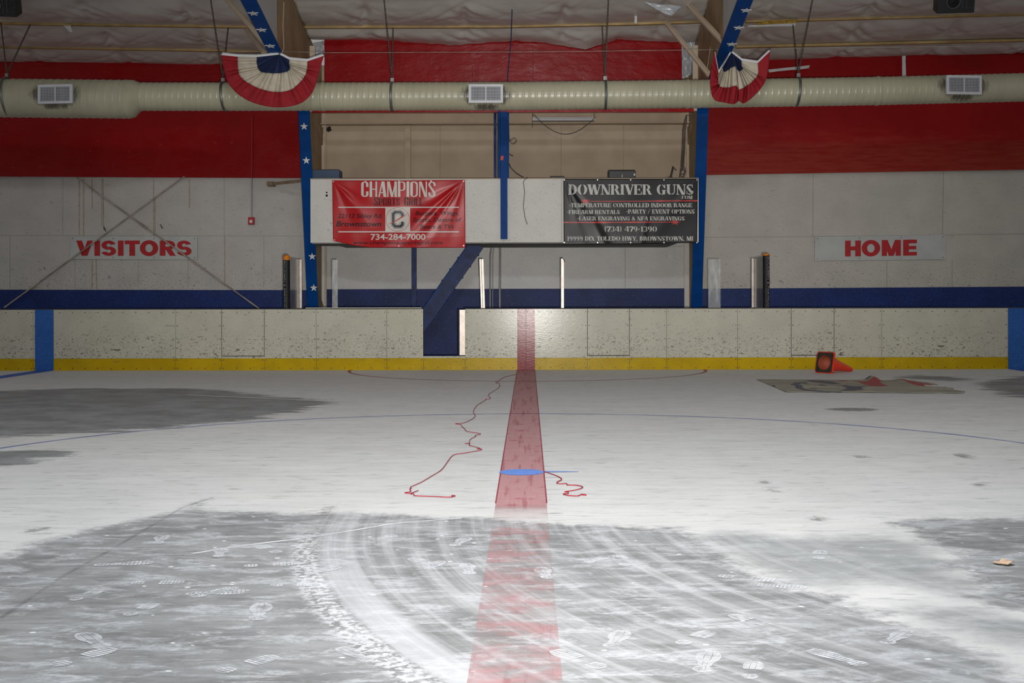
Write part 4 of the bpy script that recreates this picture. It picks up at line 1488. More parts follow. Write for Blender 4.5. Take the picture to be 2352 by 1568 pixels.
CG = {
    'C': (.46, [rect(0, .14, w_, .86), rect(.27, .64, .40, .86), rect(.27, .14, .40, .36)] + ring(.2, .84, .2, .16, .14, .06, 0, 180) + ring(.2, .16, .2, .16, .14, .06, 180, 360)),
    'H': (.48, [rect(0, 0, w_, 1), rect(.32, 0, .41, 1), rect(.14, .47, .32, .53)]),
    'A': (.48, [diag(0, 0, .18, 1, .07), diag(.17, 1, .28, 0, .16), rect(.09, .25, .34, .31)]),
    'M': (.58, [rect(0, 0, .07, 1), diag(0, 1, .20, 0, .14), diag(.43, 1, .24, 0, .07), rect(.39, 0, .53, 1)]),
    'P': (.46, [rect(0, 0, w_, 1), rect(.14, .94, .24, 1), rect(.14, .40, .24, .46), rect(.31, .56, .41, .86)] + ring(.22, .84, .19, .16, .10, .06, 0, 90) + ring(.22, .56, .19, .16, .10, .06, -90, 0)),
    'I': (.22, [rect(.02, 0, .16, 1)]),
    'O': (.48, [rect(0, .14, w_, .86), rect(.32, .14, .41, .86)] + ring(.205, .84, .205, .16, .12, .06, 0, 180) + ring(.205, .16, .205, .16, .12, .06, 180, 360)),
    'N': (.50, [rect(0, 0, .07, 1), diag(0, 1, .29, 0, .14), rect(.36, 0, .43, 1)]),
    'S': (.46, ring(.2, .80, .2, .20, .12, .07, 0, 200) + [diag(.0, .74, .27, .26, .13)] + ring(.2, .20, .2, .20, .12, .07, -180, 20) + [rect(.30, .70, .40, .82), rect(0, .18, .1, .30)]),
    'R': (.48, [rect(0, 0, w_, 1), rect(.14, .94, .24, 1), rect(.14, .46, .24, .52), rect(.31, .62, .41, .86), diag(.24, .48, .29, 0, .13)] + ring(.22, .84, .19, .16, .10, .06, 0, 90) + ring(.22, .62, .19, .16, .10, .06, -90, 0)),
    'T': (.44, [rect(.13, 0, .27, 1), rect(0, .93, .40, 1)]),
    'G': (.50, [rect(0, .14, w_, .86), rect(.29, .66, .42, .86), rect(.29, .0, .42, .46), rect(.2, .42, .42, .48)] + ring(.21, .84, .21, .16, .14, .06, 0, 180) + ring(.21, .16, .21, .16, .14, .06, 180, 300)),
    'L': (.40, [rect(0, 0, w_, 1), rect(.14, 0, .36, .07)]),
    ' ': (.36, []),
}


def glyph_text(s_, G, small=None):
    """small: scale for letters that are not word initials"""
    v, f = [], []
    x = 0
    prev = ' '
    for ch in s_:
        wd, polys = G[ch]
        k = 1.0 if (small is None or prev == ' ') else small
        for p in polys:
            o = len(v)
            v += [(x + a * k, b * k) for a, b in p]
            f.append(tuple(range(o, o + len(p))))
        x += wd * (k if small is None else (0.75 + 0.25 * k))
        prev = ch
    return v, f


def fit_box(vf, x0, y0, x1, y1):
    v, f = vf
    ax = min(p[0] for p in v)
    bx_ = max(p[0] for p in v)
    ay = min(p[1] for p in v)
    by = max(p[1] for p in v)
    return [(x0 + (p[0] - ax) / (bx_ - ax) * (x1 - x0), y1 + (p[1] - ay) / (by - ay) * (y0 - y1)) for p in v], f


def print_on(parent, vf, D, name, mat, disp=None, lift=0.006, slices=None, layered=False):
    """place pixel-plane shapes on the sheet at distance D; disp(px,py) gives the cloth's own relief"""
    v, f = vf
    bm = bmesh.new()
    lay = [0.0] * len(v)
    if len(f) < 1500:
        for k, q in enumerate(f):
            for i in q:
                lay[i] = (k % 7) * 0.0005 if layered else 0.0
    vs = [bm.verts.new((p[0], p[1], h)) for p, h in zip(v, lay)]
    for q in f:
        try:
            bm.faces.new([vs[i] for i in q])
        except ValueError:
            pass
    if disp:
        xs = [p[0] for p in v]
        ys = [p[1] for p in v]
        st = slices or 5.0
        for k in range(int(min(xs) / st), int(max(xs) / st) + 1):
            g = bm.verts[:] + bm.edges[:] + bm.faces[:]
            bmesh.ops.bisect_plane(bm, geom=g, plane_co=(k * st, 0, 0), plane_no=(1, 0, 0))
        for k in range(int(min(ys) / st), int(max(ys) / st) + 1):
            g = bm.verts[:] + bm.edges[:] + bm.faces[:]
            bmesh.ops.bisect_plane(bm, geom=g, plane_co=(0, k * st, 0), plane_no=(0, 1, 0))
    bm.verts.ensure_lookup_table()
    bm.verts.index_update()
    mb = MB()
    vv = [P(p.co.x, p.co.y, D - lift - p.co.z - (disp(p.co.x, p.co.y) if disp else 0.0)) for p in bm.verts]
    mb.add(vv, [tuple(q.index for q in fc.verts) for fc in bm.faces])
    bm.free()
    return mb.build(name, mat, parent)


BG = {
    'V': (.98, [diag(0, 1, .31, 0, .32), diag(.63, 1, .33, 0, .31)]), 'I': (.43, [rect(.05, 0, .37, 1)]),
    'S': (.90, ring(.42, .695, .40, .305, .28, .20, 12, 270, 16) + ring(.43, .305, .42, .305, .29, .20, -168, 90, 16)),
    'T': (.88, [rect(0, .76, .86, 1), rect(.27, 0, .59, 1)]), 'O': (1.06, ring(.5, .5, .52, .52, .31, .25, 0, 360, 32)),
    'R': (1.0, [rect(.05, 0, .37, 1), rect(.3, .78, .52, 1), rect(.3, .40, .52, .60)] + ring(.52, .70, .40, .30, .28, .20, -90, 90, 12) + [diag(.36, .44, .62, 0, .34)]),
    'H': (1.0, [rect(.05, 0, .37, 1), rect(.62, 0, .94, 1), rect(.3, .38, .65, .63)]),
    'M': (1.2, [rect(.05, 0, .34, 1), rect(.83, 0, 1.12, 1), diag(.10, 1, .45, 0, .28), diag(.79, 1, .44, 0, .28)]),
    'E': (.88, [rect(.05, 0, .37, 1), rect(.3, .77, .82, 1), rect(.3, .39, .78, .61), rect(.3, 0, .82, .23)]),
}


# ---------------------------------------------------------------- wall signs
def sign(corners, D, txt, box, label, bold, spacing):
    c = [P(x, y, D) for x, y in corners]
    t = thing('wall_sign', tuple((c[0] + c[2]) / 2), label, 'sign')
    pn = MB()
    pn.hexa(c, [p + Vector((0, 0.03, 0)) for p in c])
    vf = glyph_text(txt, BG)
    v, f = fit_box(vf, *box)
    sl = (corners[1][1] - corners[0][1]) / (corners[1][0] - corners[0][0])
    v = [(a, b + sl * (a - (box[0] + box[2]) / 2)) for a, b in v]
    print_on(t, (v, f), D, 'lettering', M['signred'], None, 0.004, None, True)
    for k in range(4):
        for e in (0, 1):
            a, b = (c[0], c[1]) if e == 0 else (c[3], c[2])
            p = a.lerp(b, 0.02 + 0.32 * k)
            pn.disc(p + Vector((0, -0.001, -0.04 if e == 0 else 0.04)), 0.01, (0, -1, 0), 8, 0.004, 1)
    pn.build('panel', [M['signgrey'], M['screw']], t)
    return t


sign([(161, 543), (453, 543), (453, 596), (161, 595)], 25.96, 'VISITORS', (175, 551.5, 440, 588), 'grey wall sign reading VISITORS in red capitals', 0.045, 0.97)
sign([(1872, 543.5), (2172, 539), (2172, 595.5), (1872, 598.5)], 25.96, 'HOME', (1941, 550.5, 2106, 588.5), 'grey wall sign reading HOME in red capitals', 0.045, 0.97)

# X bracing rods
for i, (a, b, lb) in enumerate((((172, 405), (600, 712), 'thin tan brace rod slanting down to the right across the VISITORS sign'),
                                ((424, 405), (10, 706), 'thin tan brace rod slanting down to the left across the VISITORS sign'))):
    mb = MB()
    p, q = P(*a, 25.90 - 0.012 * i), P(*b, 25.90 - 0.012 * i)
    mb.tube([p, q], 0.016, 8)
    d = (q - p)
    m_ = p + d * (0.35 if i == 0 else 0.82)
    mb.tube([m_, m_ + d.normalized() * 0.18], 0.026, 8)
    tag(mb.build('brace_rod', M['rod']), lb, 'brace rod', 'crossed brace rods')

# fire alarm with conduit
t = thing('fire_alarm', tuple(P(576.5, 507, 25.95)), 'small red fire alarm strobe at the foot of a conduit on the white wall', 'fire alarm')
c = P(576.5, 507, 25.9)
mb = MB()
mb.box(c.x - 0.062, c.x + 0.062, 25.90, 25.99, c.z - 0.075, c.z + 0.075)
mb.build('housing', M['alarm'], t, 0.008)
mb = MB()
mb.box(c.x - 0.03, c.x + 0.03, 25.885, 25.905, c.z - 0.045, c.z + 0.02)
mb.build('lens', M['printwhite'], t, 0.006)
mb = MB()
mb.tube([P(578, 500, 25.95), P(578.5, 409, 25.95)], 0.017, 8)
mb.build('conduit', M['conduit'], t)
mb = MB()
mb.tube([P(578.5, 409, 25.85), P(579, 262, 25.85)], 0.017, 8)
mb.build('painted_conduit', M['redpaint'], t)['label'] = 'upper conduit painted red'

mb = MB()
mb.bar(P(622, 422.5, 25.8), P(708, 414, 24.9), 0.03, 0.055)
mb.box(P(613, 0, 25.8).x, P(628, 0, 25.8).x, 25.75, 25.99, P(0, 428, 25.8).z, P(0, 418, 25.8).z)
tag(mb.build('angle_bracket', M['brick']), 'brown angle brace from the white wall to the left blue column', 'bracket')

# ---------------------------------------------------------------- scorer's booth
BD = 24.0
bt = thing('scorers_booth', tuple(P(1158, 555, BD)), 'white boxed scorer booth hung high between the two starred frames', 'booth')
x0, x1 = P(712, 0, BD).x, P(1604, 0, BD).x
zt, zb = Z(411, BD), Z(556.5, BD)
mb = MB()
xs_ = [x0, X(949, BD), X(1157, BD), X(1290, BD), x1]
for a, b in zip(xs_[:-1], xs_[1:]):
    mb.box(a + 0.002, b - 0.002, BD, BD + 0.03, zb, zt)
mb.build('front_panel', M['boothwhite'], bt)
mb = MB()
mb.box(x0, x0 + 0.03, BD + 0.03, 25.4, zb, zt)
mb.build('side_panel', M['boothwhite'], bt)
mb = MB()
mb.box(x1 - 0.03, x1, BD + 0.03, 24.2, zb, zt)
mb.build('side_panel', M['boothwhite'], bt)
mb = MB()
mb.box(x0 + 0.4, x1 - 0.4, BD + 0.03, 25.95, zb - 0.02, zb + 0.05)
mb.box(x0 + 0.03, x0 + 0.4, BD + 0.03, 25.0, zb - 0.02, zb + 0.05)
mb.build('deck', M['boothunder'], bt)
mb = MB()
mb.box(x0, x1, BD - 0.01, BD + 0.06, zt, zt + 0.015)
mb.build('top_rail', M['beige'], bt)
mb = MB()
for px, py, r in ((750.5, 442, 0.016), (750.5, 449, 0.022)):
    mb.disc(P(px, py, BD), r, (0, -1, 0), 12, 0.004)
mb.build('cable_hole', M['dark'], bt)

# blue hanging post in the middle
pt_ = thing('hanging_post', tuple(P(1158, 550, BD - 0.1)), 'bright blue steel post hanging down over the middle of the white booth', 'post')
mb = MB()
mb.box(X(1150, 23.9), X(1166, 23.9), 23.88, 23.90, Z(549, 23.9), Z(256.5, 23.9))
mb.build('front_flange', M['steelblue'], pt_)
mb = MB()
mb.box(X(1157, 23.95), X(1159, 23.95), 23.90, 23.985, Z(549, 23.9), Z(257, 23.9))
mb.box(X(1144, 24.2), X(1170, 24.2), 24.12, 24.15, Z(411, 24.2), Z(255, 24.2))
mb.box(X(1146, 24.2), X(1150, 24.2), 23.90, 24.13, Z(411, 24.2) , Z(255, 24.2))
mb.build('web', M['steelblue'], pt_)
mb = MB()
mb.box(X(1139, BD), X(1167, BD) + 0.058, BD - 0.012, BD - 0.002, Z(550, BD), Z(530, BD))
mb.build('base_plate', M['boothwhite'], pt_)
mb = MB()
for px in (1143, 1171):
    for py in (535.5, 545):
        mb = MB()
        mb.disc(P(px, py, BD - 0.012), 0.012, (0, -1, 0), 8, 0.006)
        mb.build('bolt', M['post_white'], pt_)
mb = MB()
c = P(1153, 363, 23.875)
mb.add([c + Vector(p) for p in ((-0.02, 0, 0.04), (0.03, 0, 0.045), (0.022, 0, -0.04), (-0.03, 0, -0.035))], [(0, 1, 2, 3)])
mb.build('sticker', M['stickred'], pt_)['label'] = 'orange sticker'
mb = MB()
mb.box(X(1135, 25.3), X(1141, 25.3), 25.3, 25.36, zb, roof_z(-0.6, 25.33))
tag(mb.build('thin_post', M['beamblue']), 'thin dark blue post behind the booth, left of the hanging post', 'post')

# items on and behind the booth top
mb = MB()
a, b = P(713, 393, 24.6), P(784, 413, 24.6)
mb.box(a.x, b.x, 24.35, 24.75, b.z, a.z)
tag(mb.build('junction_box', M['navybox'], None, 0.006), 'dark slate blue box on the booth top next to the left column', 'box')
t = thing('monitor', tuple(P(1429, 409, 24.2)), 'black boxy monitor seen from behind on top of the booth', 'monitor')
mb = MB()
a, b = P(1398, 391, 24.1), P(1460, 409, 24.1)
mb.box(a.x, b.x, 24.1, 24.35, b.z, a.z)
mb.build('housing', M['black'], t, 0.015)
mb = MB()
mb.box(P(1455, 0, 24.09).x, P(1458, 0, 24.09).x, 24.085, 24.1, Z(404, 24.1), Z(399, 24.1))
mb.build('socket', M['printwhite'], t)
mb = MB()
mb.box(P(1427.5, 0, 24.09).x, P(1429, 0, 24.09).x, 24.085, 24.1, Z(408, 24.1), Z(401, 24.1))
mb.build('latch', M['conduit'], t)
mb = MB()
a, b = P(1265, 406, 24.1), P(1297, 411, 24.1)
mb.box(a.x, b.x, 24.06, 24.3, b.z, a.z)
tag(mb.build('console', M['black'], None, 0.004), 'flat black console on the booth top at the black banner corner', 'console')
mb = MB()
mb.tube([P(1541, 409, 24.1), P(1547, 383, 24.1), P(1553, 391, 24.1)], [0.013, 0.013, 0.013], 8)
mb.tube([P(1534, 409, 24.08), P(1541, 406, 24.08), P(1549, 410, 24.08)], 0.006, 6)
tag(mb.build('microphone_arm', M['black']), 'bent black arm standing on the booth top near the right column', 'microphone arm')
# cable bundle at the right
mb = MB()
for dx, sx in ((0, 0), (3, 2), (6, 5)):
    mb.tube([P(1594, 268, 25.2), P(1578 - dx * 0.3, 264, 25.2), P(1577 - dx, 282, 25.2), P(1574 - dx, 300, 25.2), P(1573 - dx, 340, 25.1), P(1570 - dx * 0.9, 380, 25.0), P(1568 - dx * 0.4, 392, 25.0)], 0.008, 6)
mb.tube([P(1569 + 6 * math.cos(a), 392 + 9 * math.sin(a), 24.9) for a in np.linspace(0, 2 * math.pi, 18, endpoint=False)], 0.008, 6, closed=True)
mb.tube([P(1568 + 5 * math.cos(a), 397 + 10 * math.sin(a), 24.88) for a in np.linspace(0, 2 * math.pi, 18, endpoint=False)], 0.008, 6, closed=True)
mb.tube([P(1561, 410, 24.9), P(1563, 396, 24.9), P(1568, 386, 24.9)], 0.01, 6)
tag(mb.build('cable_bundle', M['cable']), 'bundle of grey cables hanging in a coil beside the right column', 'cable')
# loose wire by the middle post and over the booth front
mb = MB()
mb.tube([P(1168, 262, 24.15), P(1169, 300, 24.15), P(1170, 322, 24.15), P(1177, 331, 24.15), P(1184, 329, 24.15), P(1187, 322, 24.15), P(1183, 317, 24.15), P(1176, 320, 24.15), P(1169, 326, 24.15)], 0.006, 6)
mb.tube([P(1168, 352, 24.2), P(1174, 357, 24.2), P(1179, 358, 24.2)], 0.010, 6)
tag(mb.build('looped_wire', M['cable']), 'grey wire with a small loop to the right of the blue hanging post', 'wire')
mb = MB()
mb.tube([P(1167, 370, 24.1), P(1174, 386, 24.1), P(1186, 398, 24.05), P(1204, 409, 23.99)], 0.011, 6)
mb.tube([P(1214, 408, 23.99), P(1206, 411, 23.98), P(1202, 418, 23.975), P(1205, 440, 23.975), P(1202, 474, 23.975), P(1206, 500, 23.975), P(1211, 515, 23.975)], 0.006, 6)
tag(mb.build('trailing_wire', M['cable']), 'dark wire trailing down the white booth front beside the hanging post', 'wire')
# fluorescent fixture
t = thing('strip_light', tuple(P(1294, 268, 25.4)), 'unlit white fluorescent strip fixture hung under the red fascia', 'light fixture')
a, b = P(1223, 270, 25.8), P(1366, 278, 25.8)
mb = MB()
mb.hexa([Vector((a.x, 25.72, a.z)), Vector((b.x, 25.72, a.z)), Vector((b.x, 25.72, b.z)), Vector((a.x, 25.72, b.z))],
        [Vector((a.x, 25.90, a.z)), Vector((b.x, 25.90, a.z)), Vector((b.x, 25.90, b.z)), Vector((a.x, 25.90, b.z))])
mb.build('housing', M['tube'], t, 0.004)
mb = MB()
mb.tube([(a.x + 0.03, 25.71, a.z - 0.02), (b.x - 0.03, 25.71, a.z - 0.02)], 0.014, 8)
mb.build('lamp_tube', M['hem'], t)
for x_ in (a.x + 0.01, b.x - 0.01):
    mb = MB()
    mb.tube([(x_, 25.80, a.z), (x_, 25.80, a.z + 0.12), (x_, 25.92, a.z + 0.12)], 0.010, 6)
    mb.build('hanger', M['web'], t)
mb = MB()
cv = []
for u in np.linspace(0, 1, 24):
    x = 1226 + (1368 - 1226) * u
    cv.append(P(x, 262 + 43 * math.sin(math.pi * u ** 1.0) ** 0.9 + 6 * u, 25.68))
mb.tube(cv, 0.008, 6)
mb.build('power_cord', M['cable'], t)
mb = MB()
mb.tube([P(1223, 262, 25.75), P(1223, 293, 25.75)], 0.006, 6)
mb.build('pull_cord', M['cable'], t)

# ---------------------------------------------------------------- banners
def banner(name, outline_top, outline_bot, D, disp, mat, label, nx=120, ny=60):
    c = P(outline_top[0][0], outline_top[0][1], D)
    t = thing(name, tuple(c), label, 'banner')
    rows = []
    for j in range(ny + 1):
        v = j / ny
        r = []
        for i in range(nx + 1):
            u = i / nx
            xa = outline_top[0][0] + (outline_top[-1][0] - outline_top[0][0]) * u
            ya = np.interp(xa, [p[0] for p in outline_top], [p[1] for p in outline_top])
            xb = outline_bot[0][0] + (outline_bot[-1][0] - outline_bot[0][0]) * u
            yb = np.interp(xb, [p[0] for p in outline_bot], [p[1] for p in outline_bot])
            x, y = xa + (xb - xa) * v, ya + (yb - ya) * v
            r.append(P(x, y, D - disp(x, y)))
        rows.append(r)
    mb = MB()
    mb.grid(rows)
    o = mb.build('sheet', mat, t)
    o.modifiers.new('s', 'SOLIDIFY').thickness = -0.002
    return t


def fan(x, y, cx, cy, dirs, sharp):
    dx, dy = x - cx, y - cy
    r = math.hypot(dx, dy)
    a = math.degrees(math.atan2(dy, dx))
    s_ = 0
    for d, amp, wd in dirs:
        s_ += amp * math.exp(-((a - d) / wd) ** 2)
    return s_ * min(1.0, r / 40.0) * math.exp(-r / sharp)


def disp_red(x, y):
    d = fan(x, y, 1064, 415, [(124, 0.022, 4.5), (132, -0.014, 4), (139, 0.026, 5), (150, -0.014, 6), (108, -0.010, 6)], 230)
    d += fan(x, y, 766, 415, [(50, 0.022, 6), (36, -0.014, 7), (66, -0.014, 6)], 140)
    d += 0.004 * math.sin(x * 0.09 + y * 0.03) + 0.003 * math.sin(x * 0.033 - y * 0.06)
    if y > 545:
        d += (y - 545) / 22.0 * 0.02
    return d + 0.012


def disp_blk(x, y):
    d = fan(x, y, 1297, 412, [(62, 0.014, 5), (52, -0.012, 5), (74, 0.010, 5)], 130)
    d += fan(x, y, 1600, 412, [(128, 0.010, 6), (142, -0.007, 6)], 120)
    d += 0.010 * math.exp(-((x - 1350 - (y - 480) * 0.5) / 9) ** 2) * max(0, min(1, (y - 470) / 40)) + 0.004 * math.sin(x * 0.05 + y * 0.04)
    d += 0.010 * math.exp(-((x - 1480 + (y - 520) * 0.2) / 8) ** 2) * max(0, min(1, (y - 480) / 40))
    return d + 0.012


BR = 23.965
b1 = banner('vinyl_banner', [(763, 414), (916, 414.5), (1068, 413)], [(765, 553), (785, 557), (815, 564), (850, 568), (1069, 568.5)], BR, disp_red, M['vinylred'],
            'red vinyl sports grill banner hung on the white booth')


def pr(vf, name, mat, lift=0.006):
    return print_on(b1, vf, BR, name, M[mat], disp_red, lift + 0.002, 3.0, name.startswith(('head', 'sub')))


pr(fit_box(glyph_text('CHAMPIONS', CG), 829.5, 416.6, 1000.5, 452.2), 'headline_lettering', 'printwhite')
pr(fit_box(glyph_text('SPORTS GRILL', CG, 0.86), 859, 452.5, 971, 471.5), 'subtitle_lettering', 'printdark')
pr(([(777, 474.6), (1054, 474.6), (1054, 477.3), (777, 477.3), (777, 530.8), (1054, 530.8), (1054, 533.5), (777, 533.5)], [(0, 1, 2, 3), (4, 5, 6, 7)]), 'rule_line', 'printwhite')
pr(fit_box(text_mesh('22112 Sibley Rd.', 0.012, 0.25), 775.4, 490.6, 877.8, 503.6), 'address_lettering', 'printdark')
pr(fit_box(text_mesh('Brownstown', 0.02, 0.25), 771.5, 507.8, 876.2, 520), 'town_lettering', 'printdark')
pr(fit_box(text_mesh('Burgers, Wings,', 0.01, 0.25), 953.5, 484.6, 1053.3, 497), 'menu_lettering', 'printdark')
pr(fit_box(text_mesh('Sports, Dozens of', 0.01, 0.25), 948.3, 499.6, 1060.2, 512), 'menu_lettering', 'printdark')
pr(fit_box(text_mesh('Beers & TVs', 0.01, 0.25), 964.7, 515.6, 1042.8, 524.9), 'menu_lettering', 'printdark')
pr(fit_box(text_mesh('734-284-7000', 0.022), 851.3, 537, 977.4, 551), 'phone_number_lettering', 'printwhite')
pr(fit_box(text_mesh('www.champions-sportsgrill.com', 0.006, 0.25), 812, 552.6, 1017, 563.4), 'web_address_lettering', 'printdark')
pr((rect(885, 476, 942, 532), [(0, 1, 2, 3)]), 'logo_field', 'printwhite', 0.0045)
rg = ring(913.4, 503.8, 27.6, 27.6, 0.9, 0.9, 0, 360, 40)
v_, f_ = [], []
for q in rg:
    f_.append(tuple(range(len(v_), len(v_) + 4)))
    v_ += q
pr((v_, f_), 'logo_ring', 'laser', 0.0075)


def block_c(x0, y0, x1, y1, s_, ch):
    """octagonal collegiate C of stroke s_"""
    gy0 = y0 + (y1 - y0) * 0.36
    gy1 = y0 + (y1 - y0) * 0.64
    i0, i1, j0, j1 = x0 + s_, x1 - s_, y0 + s_, y1 - s_
    k = ch * 0.55
    o = [(x1, gy0), (x1, y0 + ch), (x1 - ch, y0), (x0 + ch, y0), (x0, y0 + ch), (x0, y1 - ch), (x0 + ch, y1), (x1 - ch, y1), (x1, y1 - ch), (x1, gy1)]
    n = [(i1, gy0), (i1, j0 + k), (i1 - k, j0), (i0 + k, j0), (i0, j0 + k), (i0, j1 - k), (i0 + k, j1), (i1 - k, j1), (i1, j1 - k), (i1, gy1)]
    vv = o + n
    return vv, [(a, a + 1, a + 11, a + 10) for a in range(9)]


pr(block_c(898, 481.8, 929.5, 525, 10, 7), 'logo_outline', 'printink', 0.008)
pr(block_c(898.8, 482.6, 928.7, 524.2, 8.6, 6.6), 'logo_inline', 'printwhite', 0.010)
pr(block_c(900.2, 484, 927.3, 522.8, 6.0, 6), 'logo_letter', 'printink', 0.012)
pr(([(892, 514), (903, 510), (920, 498.5), (936, 491), (925, 499), (909, 508.5), (900, 513)], [tuple(range(7))]), 'logo_swoosh', 'laser', 0.014)
mb = MB()
for px, py in ((766, 417), (840, 416.5), (916, 416.5), (990, 416), (1065, 416), (768, 551), (916, 565), (1065, 564)):
    mb = MB()
    mb.disc(P(px, py, BR - 0.012 - disp_red(px, py)), 0.012, (0, -1, 0), 10, 0.004)
    mb.build('grommet', M['grommet'], b1)

b2 = banner('vinyl_banner', [(1294, 410.5), (1450, 410.5), (1603, 410)], [(1295, 562), (1450, 560.5), (1601, 557)], BR, disp_blk, M['vinylblack'],
            'black vinyl gun range banner hung on the white booth')


def pk(vf, name, mat, lift=0.007):
    return print_on(b2, vf, BR, name, M[mat], disp_blk, lift + 0.002, 3.0, 'lettering' in name)


pk(fit_box(glyph_text('DOWNRIVER GUNS', SG), 1305.3, 423.4, 1592.5, 446.8), 'headline_lettering', 'printgrey')
pk(fit_box(glyph_text('.COM', SG), 1564, 449, 1590.7, 457), 'headline_lettering', 'printgrey')
for s_, bx_ in (('-TEMPERATURE CONTROLLED INDOOR RANGE', (1307.5, 466.4, 1590, 475.9)), ('-FIREARM RENTALS', (1302.6, 482.2, 1423.6, 491.2)), ('-PARTY / EVENT OPTIONS', (1439, 480.8, 1595.4, 490.4)),
                ('-LASER ENGRAVING & NFA ENGRAVINGS', (1326.4, 497, 1572.4, 506.2))):
    pk(fit_box(glyph_text(s_, SG), *bx_), 'service_lettering', 'printgrey')
pk(fit_box(glyph_text('(734) 479-1390', SG), 1388.7, 519.2, 1508.8, 532.2), 'phone_number_lettering', 'printgrey')
pk(fit_box(glyph_text('19999 DIX TOLEDO HWY, BROWNSTOWN, MI', SG), 1303, 542.6, 1592, 554), 'address_lettering', 'printgrey')


def laser(pts, c):
    v, f = [], []
    for (x, y, h) in pts:
        v += [(x, y - h), (x, y + h)]
    for i in range(len(pts) - 1):
        f.append((2 * i, 2 * i + 2, 2 * i + 3, 2 * i + 1))
    o = len(v)
    n = 22
    for k in range(n):
        a = 2 * math.pi * k / n
        r = (14 if k % 4 == 0 else 9.5) if k % 2 == 0 else 4.2
        v.append((c[0] + r * math.cos(a), c[1] + r * 0.62 * math.sin(a)))
    f.append(tuple(range(o, o + n)))
    return v, f


pk(laser([(1335, 462, 0.6), (1404, 462.2, 0.9), (1480, 461.8, 0.9), (1505, 461.6, 1.2), (1518, 461.4, 1.9), (1535, 461.3, 1.1), (1560, 461.1, 1.2), (1602, 461, 1.5)], (1345, 462)), 'laser_beam', 'laser', 0.005)
pk(laser([(1294.5, 510.6, 1.3), (1340, 510.6, 1.1), (1375, 510.6, 1.7), (1385, 510.7, 1.9), (1410, 510.5, 1.0), (1465, 510.2, 1.6), (1500, 510, 0.9), (1551, 510, 0.8)], (1551, 510)), 'laser_beam', 'laser', 0.005)
mb = MB()
for px in (1296, 1372.5, 1448.5, 1525, 1600.5):
    for py in (413, 557):
        mb = MB()
        mb.disc(P(px, py, BR - 0.014 - disp_blk(px, py)), 0.012, (0, -1, 0), 10, 0.004)
        mb.build('grommet', M['grommet'], b2)

# ---------------------------------------------------------------- under the booth
t = thing('slanted_beam', tuple(P(985, 760, 25.0)), 'slanted blue steel channel running from under the booth down behind the gate opening', 'beam')
mb = MB()
# channel web facing the rink with lips on both edges
p0, p1 = P(1096, 560, 24.9), P(955, 760, 24.9)
d = (p1 - p0).normalized()
side = Vector((d.z, 0, -d.x))
if side.x < 0:
    side = -side
w2 = 0.128
mb.hexa([p0 - side * w2, p0 + side * w2, p1 + side * w2, p1 - side * w2], [q + Vector((0, 0.03, 0)) for q in (p0 - side * w2, p0 + side * w2, p1 + side * w2, p1 - side * w2)])
mb.build('web', M['beamblue'], t)
for nm, s_ in (('flange', -1), ('flange', 1)):
    mb = MB()
    e = side * (w2 * s_)
    mb.hexa([p0 + e, p0 + e + side * 0.014 * s_, p1 + e + side * 0.014 * s_, p1 + e], [q + Vector((0, 0.10, 0)) for q in (p0 + e, p0 + e + side * 0.014 * s_, p1 + e + side * 0.014 * s_, p1 + e)])
    for k in range(6):
        c = p0.lerp(p1, 0.08 + 0.13 * k) + e
        mb.disc(c + Vector((0, 0.04, 0)), 0.018, side * s_, 6, 0.03)
    mb.build(nm, M['steelblue'] if s_ < 0 else M['wallblue'], t)
mb = MB()
mb.box(X(946, 25.4), X(957, 25.4), 25.36, 25.44, 0, Z(556, 25.4))
tag(mb.build('support_post', M['beamblue']), 'slim blue support post under the booth below the red banner', 'post')
for i, (x0_, x1_, lb) in enumerate(((1124, 1128, 'grey cable run down the wall, leftmost beside the leaning shield post'), (1131, 1133, 'thinner grey cable run next to the leftmost one under the booth'), (1146, 1151, 'thick grey conduit down the wall under the blue hanging post'))):
    mb = MB()
    xm = (x0_ + x1_) / 2
    mb.tube([P(xm + (3 if i < 2 else 0), 562, DW - 0.03), P(xm, 585, DW - 0.03), P(xm - 0.5, 664, DW - 0.03), P(xm, 830, DW - 0.03)], (x1_ - x0_) * DW / F / 2, 8)
    tag(mb.build('wall_cable', M['conduit']), lb, 'cable', 'cables down the wall')
mb = MB()
p0, p1 = P(736, 685, 23.0), P(744, 712, 22.7)
mb.tube([p0, p1, Vector((p1.x + 0.02, p1.y, 0.3)), Vector((p1.x + 0.02, p1.y, 0.0))], 0.016, 8)
tag(mb.build('slanted_rod', M['chain']), 'short dark rod leaning at the foot of the left blue column', 'rod')

# ---------------------------------------------------------------- rink boards
BT = Z(709.3, DB)       # top of the facing
KT = Z(821.5, DB)       # top of the yellow kick plate
ZLIFT = 0.0


def board_z(px):
    return -ROLL * (px - VX) * 0  # boards are level


def screws(mb, x0, x1, rows, edge_rows, pitch=0.22, y=DB, mi=1, r=0.0095):
    n = max(2, int(round((x1 - x0 - 0.06) / pitch)) + 1)
    for z in rows:
        for k in range(n):
            x = x0 + 0.03 + (x1 - x0 - 0.06) * k / (n - 1)
            mb.disc((x + random.uniform(-.008, .008), y + 0.001, z + random.uniform(-.004, .004)), r, (0, -1, 0), 6, 0.003, mi)
    for z in edge_rows:
        for x in (x0 + 0.03, x1 - 0.03):
            mb.disc((x, y + 0.001, z), r, (0, -1, 0), 6, 0.003, mi)


def facing(mb, x0, x1, z0, z1, y=DB):
    mb.box(x0 + 0.0025, x1 - 0.0025, y, y + 0.02, z0, z1, 0)


